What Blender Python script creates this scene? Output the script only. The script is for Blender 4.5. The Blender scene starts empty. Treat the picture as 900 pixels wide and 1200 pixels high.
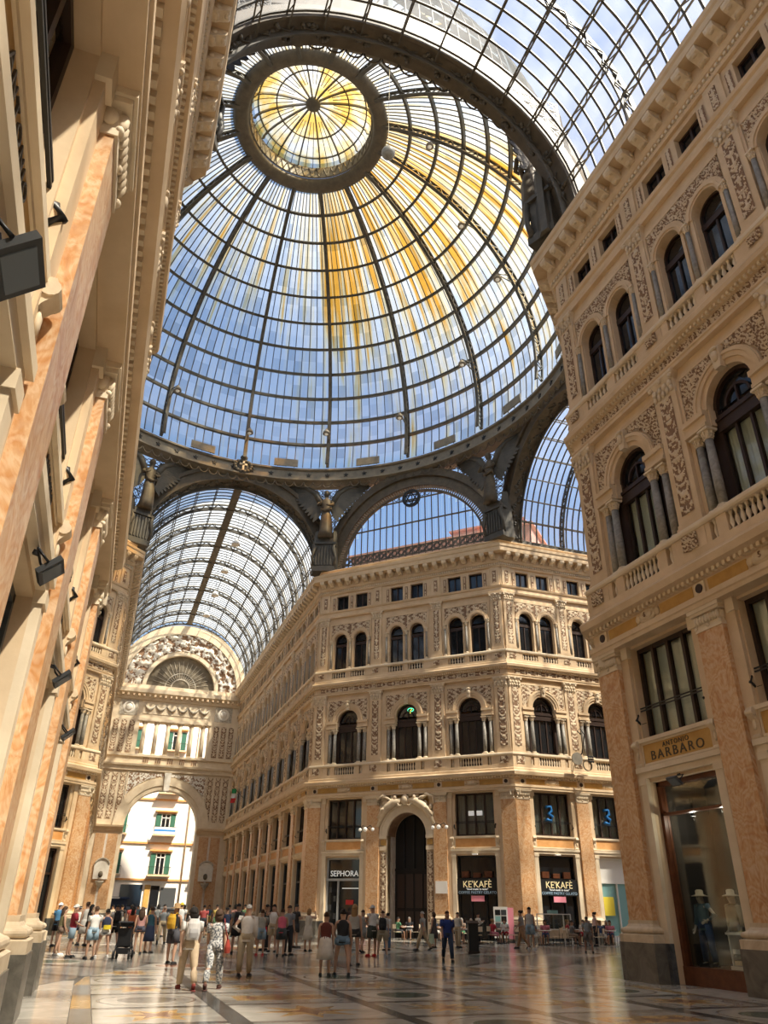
import bpy, bmesh, math, random
from mathutils import Vector, Matrix, noise
PI = math.pi
R = math.radians
random.seed(7)
scene = bpy.context.scene
COL = scene.collection

# ------------------------------------------------------------------ camera
cam_d = bpy.data.cameras.new('camera')
cam_d.sensor_fit = 'VERTICAL'; cam_d.sensor_height = 36.0
cam_d.lens = 872.1 / 1200 * 36.0
cam_d.clip_end = 600
cam = bpy.data.objects.new('camera', cam_d); COL.objects.link(cam)
_ya, _pi, _ro = R(19.041), R(28.208), R(.81)
_fw = Vector((math.sin(_ya) * math.cos(_pi), math.cos(_ya) * math.cos(_pi), math.sin(_pi)))
_rt = Vector((math.cos(_ya), -math.sin(_ya), 0)); _up = _rt.cross(_fw)
_r2 = _rt * math.cos(_ro) + _up * math.sin(_ro); _u2 = -_rt * math.sin(_ro) + _up * math.cos(_ro)
CAM = Vector((-6.731, -39.47, 1.579))
cam.matrix_world = Matrix((( _r2.x, _u2.x, -_fw.x, CAM.x), (_r2.y, _u2.y, -_fw.y, CAM.y), (_r2.z, _u2.z, -_fw.z, CAM.z), (0, 0, 0, 1)))
scene.camera = cam

def ground(u, v, z=0.0):
    """photo pixel -> point on the floor (height z)"""
    d = _fw + _r2 * ((u - 450) / 872.1) + _u2 * ((600 - v) / 872.1)
    t = (z - CAM.z) / d.z
    return CAM + d * t

# ------------------------------------------------------------------ sky, sun, exposure
SUN_EL, SUN_AZ = R(56), R(146)          # azimuth clockwise from +Y (the long axis)
world = bpy.data.worlds.new('sky'); scene.world = world; world.use_nodes = True
wn = world.node_tree; wn.nodes.clear()
sky = wn.nodes.new('ShaderNodeTexSky'); sky.sky_type = 'NISHITA'; sky.sun_disc = False
sky.sun_elevation = SUN_EL; sky.sun_rotation = SUN_AZ; sky.air_density = 1.2; sky.dust_density = 2.5
bg = wn.nodes.new('ShaderNodeBackground'); bg.inputs[1].default_value = 0.44
wo = wn.nodes.new('ShaderNodeOutputWorld')
wn.links.new(sky.outputs[0], bg.inputs[0]); wn.links.new(bg.outputs[0], wo.inputs[0])
sl = bpy.data.lights.new('sun', 'SUN'); sl.energy = 21.0; sl.angle = R(1.5); sl.color = (1.0, .88, .70)
so = bpy.data.objects.new('sun', sl); COL.objects.link(so)
_sd = Vector((math.sin(SUN_AZ) * math.cos(SUN_EL), math.cos(SUN_AZ) * math.cos(SUN_EL), math.sin(SUN_EL)))
so.rotation_euler = _sd.to_track_quat('Z', 'Y').to_euler(); so.location = _sd * 120
vs = scene.view_settings
vs.view_transform = 'Standard'; vs.look = 'None'; vs.gamma = 1.0; vs.use_curve_mapping = False
vs.exposure = -0.82

# ------------------------------------------------------------------ materials
MATS = {}
def newmat(name):
    m = bpy.data.materials.new(name); m.use_nodes = True
    MATS[name] = m
    return m, m.node_tree, m.node_tree.nodes['Principled BSDF']
def ramp(nt, fac, stops):
    r = nt.nodes.new('ShaderNodeValToRGB')
    e = r.color_ramp.elements
    while len(e) < len(stops): e.new(.5)
    for i, (p, c) in enumerate(stops):
        e[i].position = p; e[i].color = (*c, 1)
    nt.links.new(fac, r.inputs[0])
    return r.outputs[0]
def texco(nt, scale=(1, 1, 1), rnd=False):
    tc = nt.nodes.new('ShaderNodeTexCoord'); mp = nt.nodes.new('ShaderNodeMapping')
    mp.inputs['Scale'].default_value = scale
    nt.links.new(tc.outputs['Object'], mp.inputs[0])
    if rnd:
        oi = nt.nodes.new('ShaderNodeObjectInfo'); mu = nt.nodes.new('ShaderNodeMath'); mu.operation = 'MULTIPLY'
        mu.inputs[1].default_value = 60; nt.links.new(oi.outputs['Random'], mu.inputs[0])
        cb = nt.nodes.new('ShaderNodeCombineXYZ')
        for k in range(3): nt.links.new(mu.outputs[0], cb.inputs[k])
        nt.links.new(cb.outputs[0], mp.inputs['Location'])
    return mp.outputs[0]
def noise_tex(nt, vec, scale, detail=4, rough=.55, dist=0.0):
    n = nt.nodes.new('ShaderNodeTexNoise')
    n.inputs['Scale'].default_value = scale; n.inputs['Detail'].default_value = detail
    n.inputs['Roughness'].default_value = rough; n.inputs['Distortion'].default_value = dist
    nt.links.new(vec, n.inputs['Vector'])
    return n.outputs['Fac']
def bump(nt, b, fac, strength=.3, dist=.02):
    bp = nt.nodes.new('ShaderNodeBump'); bp.inputs['Strength'].default_value = strength; bp.inputs['Distance'].default_value = dist
    nt.links.new(fac, bp.inputs['Height']); nt.links.new(bp.outputs[0], b.inputs['Normal'])
def stone(name, c0, c1, scale=1.5, rough=.75, rnd=True, bmp=.15, spec=.3, dist=0.0, stops=None):
    m, nt, b = newmat(name)
    v = texco(nt, rnd=rnd); f = noise_tex(nt, v, scale, 6, .6, dist)
    nt.links.new(ramp(nt, f, stops or [(.3, c0), (.7, c1)]), b.inputs['Base Color'])
    b.inputs['Roughness'].default_value = rough; b.inputs['Specular IOR Level'].default_value = spec
    if bmp:
        f2 = noise_tex(nt, v, scale * 9, 4)
        bump(nt, b, f2, bmp, .015)
    return m
def flat(name, c, rough=.6, metal=0.0, spec=.4, emit=None, es=1.0):
    m, nt, b = newmat(name)
    b.inputs['Base Color'].default_value = (*c, 1); b.inputs['Roughness'].default_value = rough
    b.inputs['Metallic'].default_value = metal; b.inputs['Specular IOR Level'].default_value = spec
    if emit:
        b.inputs['Emission Color'].default_value = (*emit, 1); b.inputs['Emission Strength'].default_value = es
    return m
stone('cream', (.60, .44, .27), (.74, .57, .38), 1.1)
stone('cream_pale', (.68, .55, .38), (.79, .67, .50), 1.4)
stone('relief_light', (.62, .49, .33), (.76, .63, .46), 4)
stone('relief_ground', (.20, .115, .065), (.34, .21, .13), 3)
stone('relief_stucco', (.34, .29, .22), (.62, .56, .46), 5)
stone('ochre', (.46, .26, .07), (.60, .36, .11), 2.5, .55)
stone('ochre_orange', (.62, .30, .10), (.74, .40, .16), 2.5, .55)
stone('grey_marble', (.085, .077, .062), (.20, .18, .15), 2.2, .35, dist=1.2, bmp=0)
stone('blue_grey_marble', (.045, .05, .055), (.14, .145, .145), 2.6, .3, dist=1.5, bmp=0)
stone('column_marble', (.19, .175, .15), (.36, .335, .29), 3, .4, dist=2.0, bmp=0)
stone('plinth_marble', (.52, .40, .26), (.72, .60, .44), 2.2, .4, dist=1.2, bmp=0)
# orange breccia marble with swirling veins
m, nt, b = newmat('orange_marble')
v = texco(nt, (1, 1, .6), rnd=True)
f1 = noise_tex(nt, v, 1.9, 6, .62, 2.6)
wv = nt.nodes.new('ShaderNodeTexWave'); wv.bands_direction = 'Z'; wv.inputs['Scale'].default_value = 1.3; wv.inputs['Distortion'].default_value = 16
wv.inputs['Detail'].default_value = 3; wv.inputs['Detail Scale'].default_value = 1.3; nt.links.new(v, wv.inputs['Vector'])
c1 = ramp(nt, f1, [(.30, (.40, .15, .045)), (.44, (.54, .26, .095)), (.54, (.70, .49, .30)), (.60, (.56, .28, .11)), (.74, (.63, .39, .21))])
c2 = ramp(nt, wv.outputs['Fac'], [(.0, (.68, .50, .33)), (.35, (.52, .24, .085)), (.7, (.58, .31, .13)), (1, (.66, .45, .27))])
mx = nt.nodes.new('ShaderNodeMix'); mx.data_type = 'RGBA'; mx.inputs[0].default_value = .45
nt.links.new(c1, mx.inputs[6]); nt.links.new(c2, mx.inputs[7]); nt.links.new(mx.outputs[2], b.inputs['Base Color'])
b.inputs['Roughness'].default_value = .38
# cracked pale marble of the window reveals
stone('pale_marble', (.66, .56, .46), (.80, .73, .64), 2.0, .45, dist=1.0)
# iron
m = stone('iron', (.060, .056, .048), (.105, .095, .078), 2, .5, spec=.4, bmp=0)
stone('iron_brown', (.075, .062, .046), (.13, .105, .075), 2, .55, spec=.35, bmp=0)
stone('iron_pale', (.16, .145, .12), (.25, .22, .175), 2, .5, spec=.35, bmp=0)
flat('black_metal', (.012, .012, .013), .45)
flat('dark_wood', (.035, .018, .012), .5)
stone('red_wood', (.09, .03, .014), (.16, .055, .022), 6, .4, bmp=0)
flat('pane_dark', (.012, .014, .017), .06, spec=.6)
flat('pane_blue', (.02, .035, .055), .06, spec=.6)
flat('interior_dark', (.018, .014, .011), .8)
flat('curtain', (.74, .74, .64), .8)
flat('curtain_grey', (.20, .20, .19), .8)
def glass(name, tint, transl, tcol=None, gloss=.0):
    m = bpy.data.materials.new(name); m.use_nodes = True; MATS[name] = m
    nt = m.node_tree; nt.nodes.clear()
    out = nt.nodes.new('ShaderNodeOutputMaterial'); tr = nt.nodes.new('ShaderNodeBsdfTransparent'); tl = nt.nodes.new('ShaderNodeBsdfTranslucent')
    tr.inputs[0].default_value = (*tint, 1); tl.inputs[0].default_value = (*(tcol or tint), 1)
    mx = nt.nodes.new('ShaderNodeMixShader'); mx.inputs[0].default_value = transl
    nt.links.new(tr.outputs[0], mx.inputs[1]); nt.links.new(tl.outputs[0], mx.inputs[2])
    last = mx
    if gloss:
        gl = nt.nodes.new('ShaderNodeBsdfGlossy'); gl.inputs['Roughness'].default_value = .03
        fr = nt.nodes.new('ShaderNodeLayerWeight'); fr.inputs[0].default_value = .5
        pw = nt.nodes.new('ShaderNodeMath'); pw.operation = 'POWER'; pw.inputs[1].default_value = 4.0; nt.links.new(fr.outputs['Facing'], pw.inputs[0])
        ad = nt.nodes.new('ShaderNodeMath'); ad.operation = 'MULTIPLY_ADD'; ad.inputs[1].default_value = .6; ad.inputs[2].default_value = .05; nt.links.new(pw.outputs[0], ad.inputs[0])
        m2 = nt.nodes.new('ShaderNodeMixShader'); nt.links.new(ad.outputs[0], m2.inputs[0])
        nt.links.new(mx.outputs[0], m2.inputs[1]); nt.links.new(gl.outputs[0], m2.inputs[2]); last = m2
    nt.links.new(last.outputs[0], out.inputs[0])
    return m, nt, tr, tl, mx
glass('glass_clear', (.86, .92, .97), .04)
glass('glass_window', (.88, .91, .89), .0, gloss=1)
# vault glass: milky with slight dirt
m, nt, tr, tl, mx = glass('glass_vault', (.88, .92, .96), .22, (.9, .92, .93))
v = texco(nt, (.25, .25, .25)); f = noise_tex(nt, v, 1.4, 4, .6)
cr = ramp(nt, f, [(.3, (.05,) * 3), (.7, (.20,) * 3)]); nt.links.new(cr, mx.inputs[0])
# dome glass with amber stained bands along the meridians
m, nt, tr, tl, mx = glass('glass_dome', (.86, .92, .97), .30)
tc = nt.nodes.new('ShaderNodeTexCoord'); sp = nt.nodes.new('ShaderNodeSeparateXYZ'); nt.links.new(tc.outputs['Object'], sp.inputs[0])
def mth(op, a, bb=None, cc=None, clamp=False):
    n = nt.nodes.new('ShaderNodeMath'); n.operation = op; n.use_clamp = clamp
    for i, x in enumerate((a, bb, cc)):
        if x is None: continue
        if isinstance(x, (int, float)): n.inputs[i].default_value = x
        else: nt.links.new(x, n.inputs[i])
    return n.outputs[0]
ang = mth('ARCTAN2', sp.outputs[0], sp.outputs[1])
cb = nt.nodes.new('ShaderNodeCombineXYZ')
nt.links.new(mth('MULTIPLY', ang, 17.0), cb.inputs[0]); nt.links.new(mth('MULTIPLY', sp.outputs[2], .07), cb.inputs[1])
f = noise_tex(nt, cb.outputs[0], 1.35, 3, .55)
def smooth(x, lo, hi):
    n = nt.nodes.new('ShaderNodeMapRange'); n.interpolation_type = 'SMOOTHSTEP'
    nt.links.new(x, n.inputs[0]); n.inputs[1].default_value = lo; n.inputs[2].default_value = hi
    return n.outputs[0]
side = mth('MULTIPLY', smooth(ang, .05, .55), mth('SUBTRACT', 1.0, smooth(ang, 1.7, 2.4)))
high = smooth(sp.outputs[2], 2.0, 19.5)
amt = mth('ADD', mth('MULTIPLY', side, .13), mth('MULTIPLY', high, .17))
val = mth('ADD', f, mth('SUBTRACT', amt, .275))
colr = ramp(nt, val, [(.32, (.84, .92, .99)), (.42, (.97, .96, .88)), (.50, (1, .84, .48)), (.60, (.97, .47, .06))])
# single panes differ a little in clarity
cq = nt.nodes.new('ShaderNodeCombineXYZ'); nt.links.new(mth('FLOOR', mth('MULTIPLY', ang, 10 / R(22.5))), cq.inputs[0]); nt.links.new(mth('FLOOR', mth('MULTIPLY', sp.outputs[2], .9)), cq.inputs[1])
wn_ = nt.nodes.new('ShaderNodeTexWhiteNoise'); nt.links.new(cq.outputs[0], wn_.inputs['Vector'])
tone = ramp(nt, wn_.outputs['Value'], [(.0, (.66, .70, .74)), (.25, (.86, .88, .90)), (.6, (1, 1, 1))])
mt_ = nt.nodes.new('ShaderNodeMix'); mt_.data_type = 'RGBA'; mt_.blend_type = 'MULTIPLY'; mt_.inputs[0].default_value = 1.0
nt.links.new(colr, mt_.inputs[6]); nt.links.new(tone, mt_.inputs[7]); colr = mt_.outputs[2]
nt.links.new(colr, tr.inputs[0]); nt.links.new(colr, tl.inputs[0])
m, nt, tr, tl, mx = glass('glass_milky', (.90, .93, .94), .4, (.86, .90, .88))
v = texco(nt, (.25, .25, .25)); f = noise_tex(nt, v, 1.4, 4, .6); nt.links.new(ramp(nt, f, [(.3, (.26,) * 3), (.7, (.5,) * 3)]), mx.inputs[0])
flat('white_paint', (.78, .76, .72), .6); flat('green_paint', (.035, .13, .085), .6); flat('navy', (.015, .03, .075), .5)
flat('sign_black', (.012, .012, .012), .45); flat('letter_white', (.85, .85, .82), .5, emit=(1, 1, .95), es=.5); flat('letter_gold', (.80, .66, .36), .5, emit=(1, .85, .5), es=.45)
flat('letter_dark', (.06, .045, .03), .5); flat('letter_blue', (.35, .5, .65), .5)
flat('teal', (.22, .42, .42), .5); flat('yellow', (.75, .60, .05), .6); flat('red', (.50, .03, .03), .6); flat('pink', (.85, .30, .38), .6)
flat('graffiti_blue', (.03, .22, .60), .6)
flat('lamp_glass', (.85, .82, .74), .3, emit=(1, .93, .8), es=.25); flat('silver', (.42, .43, .43), .35)
flat('lamp_grey', (.06, .065, .07), .4); flat('lamp_lens', (.16, .19, .22), .15)
stone('street_white', (.80, .76, .70), (.88, .85, .80), .6); stone('pink_plaster', (.50, .27, .22), (.60, .36, .30), .7)
flat('asphalt', (.12, .12, .12), .9)
# floor marbles: polished
def floor_mat(name, c0, c1, sc=.9):
    return stone(name, c0, c1, sc, .17, True, 0, .5, 1.5)
floor_mat('fl_white', (.40, .37, .32), (.60, .565, .50)); floor_mat('fl_pale', (.32, .295, .255), (.50, .47, .41)); floor_mat('fl_grey', (.055, .055, .053), (.12, .12, .115))
floor_mat('fl_mid', (.16, .155, .14), (.28, .265, .24)); floor_mat('fl_yellow', (.46, .27, .085), (.62, .42, .19)); floor_mat('fl_red', (.17, .07, .045), (.28, .13, .085)); floor_mat('fl_green', (.035, .075, .06), (.085, .14, .115))
flat('fl_joint', (.10, .095, .085), .4)

# ------------------------------------------------------------------ mesh builder
class MB:
    def __init__(s): s.v = []; s.f = []; s.m = []; s.sm = set()
    def quad(s, a, b, c, d, mi=0):
        n = len(s.v); s.v += [a, b, c, d]; s.f.append((n, n + 1, n + 2, n + 3)); s.m.append(mi)
    def poly(s, pts, mi=0):
        n = len(s.v); s.v += list(pts); s.f.append(tuple(range(n, n + len(pts)))); s.m.append(mi)
    def box(s, x0, x1, y0, y1, z0, z1, mi=0):
        n = len(s.v)
        s.v += [(x0, y0, z0), (x1, y0, z0), (x1, y1, z0), (x0, y1, z0), (x0, y0, z1), (x1, y0, z1), (x1, y1, z1), (x0, y1, z1)]
        s.f += [(n, n + 3, n + 2, n + 1), (n + 4, n + 5, n + 6, n + 7), (n, n + 1, n + 5, n + 4), (n + 1, n + 2, n + 6, n + 5), (n + 2, n + 3, n + 7, n + 6), (n + 3, n, n + 4, n + 7)]
        s.m += [mi] * 6
        return s
    def loft(s, rings, mi=0, cap=True, closed=True, sm=False):
        """rings: list of equal-length point lists"""
        n = len(s.v); k = len(rings[0])
        for r in rings: s.v += [tuple(p) for p in r]
        for i in range(len(rings) - 1):
            for j in range(k if closed else k - 1):
                a = n + i * k + j; b = n + i * k + (j + 1) % k
                if sm: s.sm.add(len(s.f))
                s.f.append((a, b, b + k, a + k)); s.m.append(mi)
        if cap and closed:
            s.f.append(tuple(n + j for j in reversed(range(k)))); s.m.append(mi)
            s.f.append(tuple(n + (len(rings) - 1) * k + j for j in range(k))); s.m.append(mi)
        return s
    def sweep(s, prof, x0, x1, k0=0.0, k1=0.0, mi=0):
        """closed profile [(p outwards, z)] along local x; y = -p; ends mitred by k"""
        a = [(x0 - k0 * p, -p, z) for p, z in prof]; b = [(x1 + k1 * p, -p, z) for p, z in prof]
        return s.loft([a, b], mi)
    def prism(s, pts, y0, y1, mi=0):
        """polygon in xz extruded over y"""
        return s.loft([[(x, y0, z) for x, z in pts], [(x, y1, z) for x, z in pts]], mi)
    def lathe(s, prof, n=10, c=(0, 0, 0), mi=0):
        rings = [[(c[0] + r * math.cos(2 * PI * j / n), c[1] + r * math.sin(2 * PI * j / n), c[2] + z) for j in range(n)] for r, z in prof]
        return s.loft(rings, mi, sm=True)
    def bar(s, p, q, w, h=None, mi=0, up=(0, 0, 1)):
        p = Vector(p); q = Vector(q); d = q - p
        if d.length < 1e-6: return s
        d.normalize(); u = Vector(up)
        if abs(d.dot(u)) > .95: u = Vector((1, 0, 0))
        a = d.cross(u).normalized(); b = a.cross(d)
        h = h or w
        o = [a * (-w / 2) + b * (-h / 2), a * (w / 2) + b * (-h / 2), a * (w / 2) + b * (h / 2), a * (-w / 2) + b * (h / 2)]
        return s.loft([[p + t for t in o], [q + t for t in o]], mi)
    def tube(s, pts, r, n=6, mi=0):
        pts = [Vector(p) for p in pts]; rings = []
        for i, p in enumerate(pts):
            d = (pts[min(i + 1, len(pts) - 1)] - pts[max(i - 1, 0)]).normalized()
            u = Vector((0, 0, 1)) if abs(d.z) < .9 else Vector((1, 0, 0))
            a = d.cross(u).normalized(); b = a.cross(d); rr = r[i] if isinstance(r, (list, tuple)) else r
            rings.append([p + (a * math.cos(2 * PI * j / n) + b * math.sin(2 * PI * j / n)) * rr for j in range(n)])
        return s.loft(rings, mi, sm=True)
    def arc(s, cx, cz, r0, r1, y0, y1, a0=0.0, a1=PI, n=16, mi=0):
        """ring sector in the xz plane, angle from +x, extruded over y"""
        rings = []
        for i in range(n + 1):
            a = a0 + (a1 - a0) * i / n; c, t = math.cos(a), math.sin(a)
            rings.append([(cx + r0 * c, y0, cz + r0 * t), (cx + r1 * c, y0, cz + r1 * t), (cx + r1 * c, y1, cz + r1 * t), (cx + r0 * c, y1, cz + r0 * t)])
        return s.loft(rings, mi)
    def archtop(s, xc, hw, zs, ztop, y0, y1, n=12, mi=0, x0=None, x1=None):
        """wall above a round opening: from the arc up to ztop, with soffit"""
        P = [(xc - hw * math.cos(PI * i / n), zs + hw * math.sin(PI * i / n)) for i in range(n + 1)]
        for (xa, za), (xb, zb) in zip(P, P[1:]):
            s.quad((xa, y0, za), (xb, y0, zb), (xb, y0, ztop), (xa, y0, ztop), mi)
            s.quad((xa, y1, za), (xb, y1, zb), (xb, y0, zb), (xa, y0, za), mi)
        return s
    def ell(s, c, rx, ry, rz, nu=10, nv=6, mi=0):
        return s.loft([[(c[0] + rx * math.sin(PI * i / nv) * math.cos(2 * PI * j / nu) , c[1] + ry * math.sin(PI * i / nv) * math.sin(2 * PI * j / nu), c[2] - rz * math.cos(PI * i / nv)) for j in range(nu)] for i in ([.12] + list(range(1, nv)) + [nv - .12])], mi, sm=True)
    def mesh(s, name, mats, smooth=False):
        me = bpy.data.meshes.new(name)
        me.from_pydata([tuple(p) for p in s.v], [], s.f)
        for mt in ([mats] if isinstance(mats, str) else mats): me.materials.append(MATS[mt])
        if len(me.materials) > 1: me.polygons.foreach_set('material_index', s.m)
        if smooth: me.polygons.foreach_set('use_smooth', [True] * len(me.polygons))
        elif s.sm: me.polygons.foreach_set('use_smooth', [i in s.sm for i in range(len(me.polygons))])
        me.update()
        return me
def fixn(me):
    bm = bmesh.new(); bm.from_mesh(me); bmesh.ops.remove_doubles(bm, verts=bm.verts, dist=1e-5); bmesh.ops.recalc_face_normals(bm, faces=bm.faces); bm.to_mesh(me); bm.free(); me.update()
    return me
def put(name, me, parent=None, loc=(0, 0, 0), rot=(0, 0, 0), scale=None):
    o = bpy.data.objects.new(name, me); COL.objects.link(o)
    o.location = loc; o.rotation_euler = rot
    if scale: o.scale = scale if isinstance(scale, (tuple, list)) else (scale,) * 3
    if parent: o.parent = parent
    return o
def obj(name, mb, mats, parent=None, loc=(0, 0, 0), rot=(0, 0, 0), smooth=False):
    return put(name, mb.mesh(name, mats, smooth), parent, loc, rot)
def empty(name, loc=(0, 0, 0), rotz=0.0, parent=None):
    o = bpy.data.objects.new(name, None); COL.objects.link(o); o.location = loc; o.rotation_euler = (0, 0, rotz); o.empty_display_size = .3
    if parent: o.parent = parent
    return o
def tag(o, label=None, cat=None, group=None, kind=None):
    if label: o['label'] = label
    if cat: o['category'] = cat
    if group: o['group'] = group
    if kind: o['kind'] = kind
    return o
CACHE = {}
def cached(key, fn):
    if key not in CACHE: CACHE[key] = fn()
    return CACHE[key]
def text_mesh(body, size, mat, depth=.01, width=None, spacing=1.0):
    cu = bpy.data.curves.new('lettering', 'FONT'); cu.body = body; cu.size = size; cu.extrude = depth; cu.align_x = 'CENTER'; cu.align_y = 'CENTER'; cu.space_character = spacing
    cu.resolution_u = 3
    t = bpy.data.objects.new('lettering', cu); COL.objects.link(t)
    bpy.context.view_layer.update()
    me = bpy.data.meshes.new_from_object(t.evaluated_get(bpy.context.evaluated_depsgraph_get()))
    bpy.data.objects.remove(t); bpy.data.curves.remove(cu)
    me.materials.clear(); me.materials.append(MATS[mat])
    if width:
        xs = [v.co.x for v in me.vertices]; k = width / (max(xs) - min(xs))
        for v in me.vertices: v.co.x *= k
    return me

# carved relief: a height field of scrolls; proud faces pale, ground dark
def scroll_h(x, z, cell, seed, w):
    n = noise.noise(Vector((x * 7 / cell, z * 7 / cell, seed * 3.1))); n2 = noise.noise(Vector((x * 16 / cell, z * 16 / cell, seed * 1.7)))
    if w < cell * 1.4:                     # narrow strip: mirrored leaves climbing a stem, with rosettes
        p = cell * 1.25; ax = abs(x)
        n = noise.noise(Vector((ax * 6 / cell, z * 6 / cell, seed * 3.1)))
        e = .30 * math.cos(2 * PI * (z - ax * 1.1) / (.42 * p)) + .45 * math.cos(2 * PI * z / p + seed) * math.cos(PI * x / w * 1.7) + .0
        e = max(e, .5 - ax / (w * .07))
        if ax > w * .45: e -= .6
        return e + .8 * n + .35 * n2
    i, j = math.floor(x / cell), math.floor(z / cell); sg = 1 if (i + j + seed) % 2 else -1
    dx, dz = x - (i + .5) * cell, z - (j + .5) * cell
    r = math.hypot(dx, dz) / cell; th = math.atan2(dz, dx) * sg
    return math.cos(2 * PI * r / .27 - th) * .8 + .55 * n + .35 * n2 + .05
def relief(key, w, h, cell, step, depth=.05, mask=None, mats=('relief_light', 'relief_ground'), seed=1):
    """grid panel centred on x, z from 0 to h, standing proud of y=0 towards -y"""
    def make():
        nx, nz = max(3, int(w / step)), max(3, int(h / step)); mb = MB()
        H = {}
        for i in range(nx + 1):
            for j in range(nz + 1):
                x = -w / 2 + w * i / nx; z = h * j / nz
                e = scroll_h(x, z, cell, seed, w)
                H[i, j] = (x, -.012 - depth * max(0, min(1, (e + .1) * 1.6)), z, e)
        n0 = {}
        for k_, p in H.items(): n0[k_] = len(mb.v); mb.v.append(p[:3])
        for i in range(nx):
            for j in range(nz):
                x = -w / 2 + w * (i + .5) / nx; z = h * (j + .5) / nz
                if mask and not mask(x, z): continue
                e = (H[i, j][3] + H[i + 1, j][3] + H[i, j + 1][3] + H[i + 1, j + 1][3]) / 4
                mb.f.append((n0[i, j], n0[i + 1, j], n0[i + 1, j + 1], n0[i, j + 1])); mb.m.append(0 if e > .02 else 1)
        return mb.mesh('relief_panel', mats, True)
    return cached(('relief',) + key, make)
# ------------------------------------------------------------------ facade system (local: x along the wall, -y out into the hall, z up)
T = math.tan(PI / 8)
WOUT = 0.5
def m_wall(P, kind):
    def make():
        mb = MB(); h = P / 2; D = WOUT
        if kind == 'arch':
            mb.box(-h, -1.5, 0, D, 0, 9); mb.box(1.5, h, 0, D, 0, 9); mb.archtop(0, 1.5, 6.3, 9, 0, 2.2, 20)
        else:
            mb.box(-h, -1.4, 0, D, 0, 9); mb.box(1.4, h, 0, D, 0, 9); mb.box(-1.4, 1.4, 0, D, 4.95, 6.15); mb.box(-1.4, 1.4, 0, D, 8.9, 9)
        mb.box(-h, h, 0, D, 9, 10.62); mb.box(-h, -.86, 0, D, 10.62, 11.4); mb.box(.86, h, 0, D, 10.62, 11.4)
        mb.box(-h, -1.68, 0, D, 11.4, 17); mb.box(1.68, h, 0, D, 11.4, 17)
        for s in (-1, 1):
            a, b = sorted((s * .88, s * 1.68)); mb.box(a, b, 0, D, 14.1, 17)
        mb.box(-.88, -.86, 0, D, 14.1, 14.65); mb.box(.86, .88, 0, D, 14.1, 14.65)
        mb.archtop(0, .88, 14.65, 17, 0, D, 14)
        mb.box(-h, h, 0, D, 17, 18.1); mb.box(-h, -1.48, 0, D, 18.1, 18.85); mb.box(1.48, h, 0, D, 18.1, 18.85); mb.box(-.32, .32, 0, D, 18.1, 18.85)
        mb.box(-h, -1.48, 0, D, 18.85, 23.5); mb.box(1.48, h, 0, D, 18.85, 23.5); mb.box(-.32, .32, 0, D, 18.85, 23.5)
        for c in (-.9, .9): mb.archtop(c, .58, 21.3, 23.5, 0, D, 12)
        mb.box(-h, h, 0, D, 23.5, 23.95); mb.box(-h, -1.46, 0, D, 23.95, 25.27); mb.box(1.46, h, 0, D, 23.95, 25.27); mb.box(-.34, .34, 0, D, 23.95, 25.27); mb.box(-h, h, 0, D, 25.27, 27.3)
        return mb.mesh('wall_panel', 'cream')
    return cached(('wall', round(P, 3), kind), make)
def m_mezz(mat='dark_wood'):
    def make():
        mb = MB()
        mb.box(-1.4, 1.4, .24, .38, 8.78, 8.9); mb.box(-1.4, 1.4, .24, .38, 6.15, 6.27)
        for x in (-1.36, 1.36): mb.box(x - .06, x + .06, .24, .38, 6.2, 8.85)
        for x in (-.68, 0, .68): mb.box(x - .055, x + .055, .22, .36, 6.2, 8.85)
        return mb.mesh('window_frame', mat)
    return cached(('mezz', mat), make)
def m_rail():
    def make():
        mb = MB()
        for z in (6.98, 7.06): mb.bar((-1.5, .06, z), (1.5, .06, z), .035)
        for s in (-1, 1):
            mb.tube([(s * 1.46, .2, 6.9), (s * 1.48, -.02, 6.86), (s * 1.46, -.10, 6.72), (s * 1.44, .02, 6.6), (s * 1.44, .2, 6.66)], .045, 6)
        return mb.mesh('window_rail', 'black_metal')
    return cached('rail', make)
def m_pane(x0, x1, z0, z1, mat, y=.3):
    return cached(('pane', round(x1 - x0, 3), round(z1 - z0, 3), mat), lambda: MB().box(-(x1 - x0) / 2, (x1 - x0) / 2, -.01, .01, 0, z1 - z0).mesh('pane', mat))
def m_arcpane(r, mat):
    def make():
        pts = [(r * math.cos(PI * i / 12), r * math.sin(PI * i / 12)) for i in range(13)]
        return MB().prism(pts, -.01, .01).mesh('pane', mat)
    return cached(('arcpane', r, mat), make)
def panes(parent, lst, mat):
    for (x0, x1, z0, z1) in lst:
        put('pane', m_pane(x0, x1, z0, z1, mat), parent, ((x0 + x1) / 2, .32, z0))
def m_first():
    def make():
        mb = MB()
        for x in (-.84, .84): mb.box(x - .06, x + .06, .22, .38, 11.4, 14.65)
        for x in (-.28, .28): mb.box(x - .045, x + .045, .24, .36, 11.4, 13.9)
        mb.box(-.88, .88, .18, .38, 13.85, 14.25); mb.box(-.88, .88, .14, .38, 14.2, 14.3); mb.box(-.88, .88, .22, .38, 11.4, 11.6)
        mb.arc(0, 14.65, .76, .9, .2, .38, n=14); mb.arc(0, 14.55, .42, .5, .24, .36, n=12); mb.box(-.88, .88, .22, .38, 14.3, 14.42)
        mb.box(-.03, .03, .24, .36, 14.4, 15.1); mb.box(-.9, .9, .42, .5, 10.6, 11.5)  # low dark panel stands in for the shade behind the balusters
        for s in (-1, 1):
            a, b = sorted((s * .9, s * 1.68)); mb.box(a, b, .3, .45, 11.4, 14.1)
        return mb.mesh('window_frame', 'dark_wood')
    return cached('firstf', make)
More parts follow.
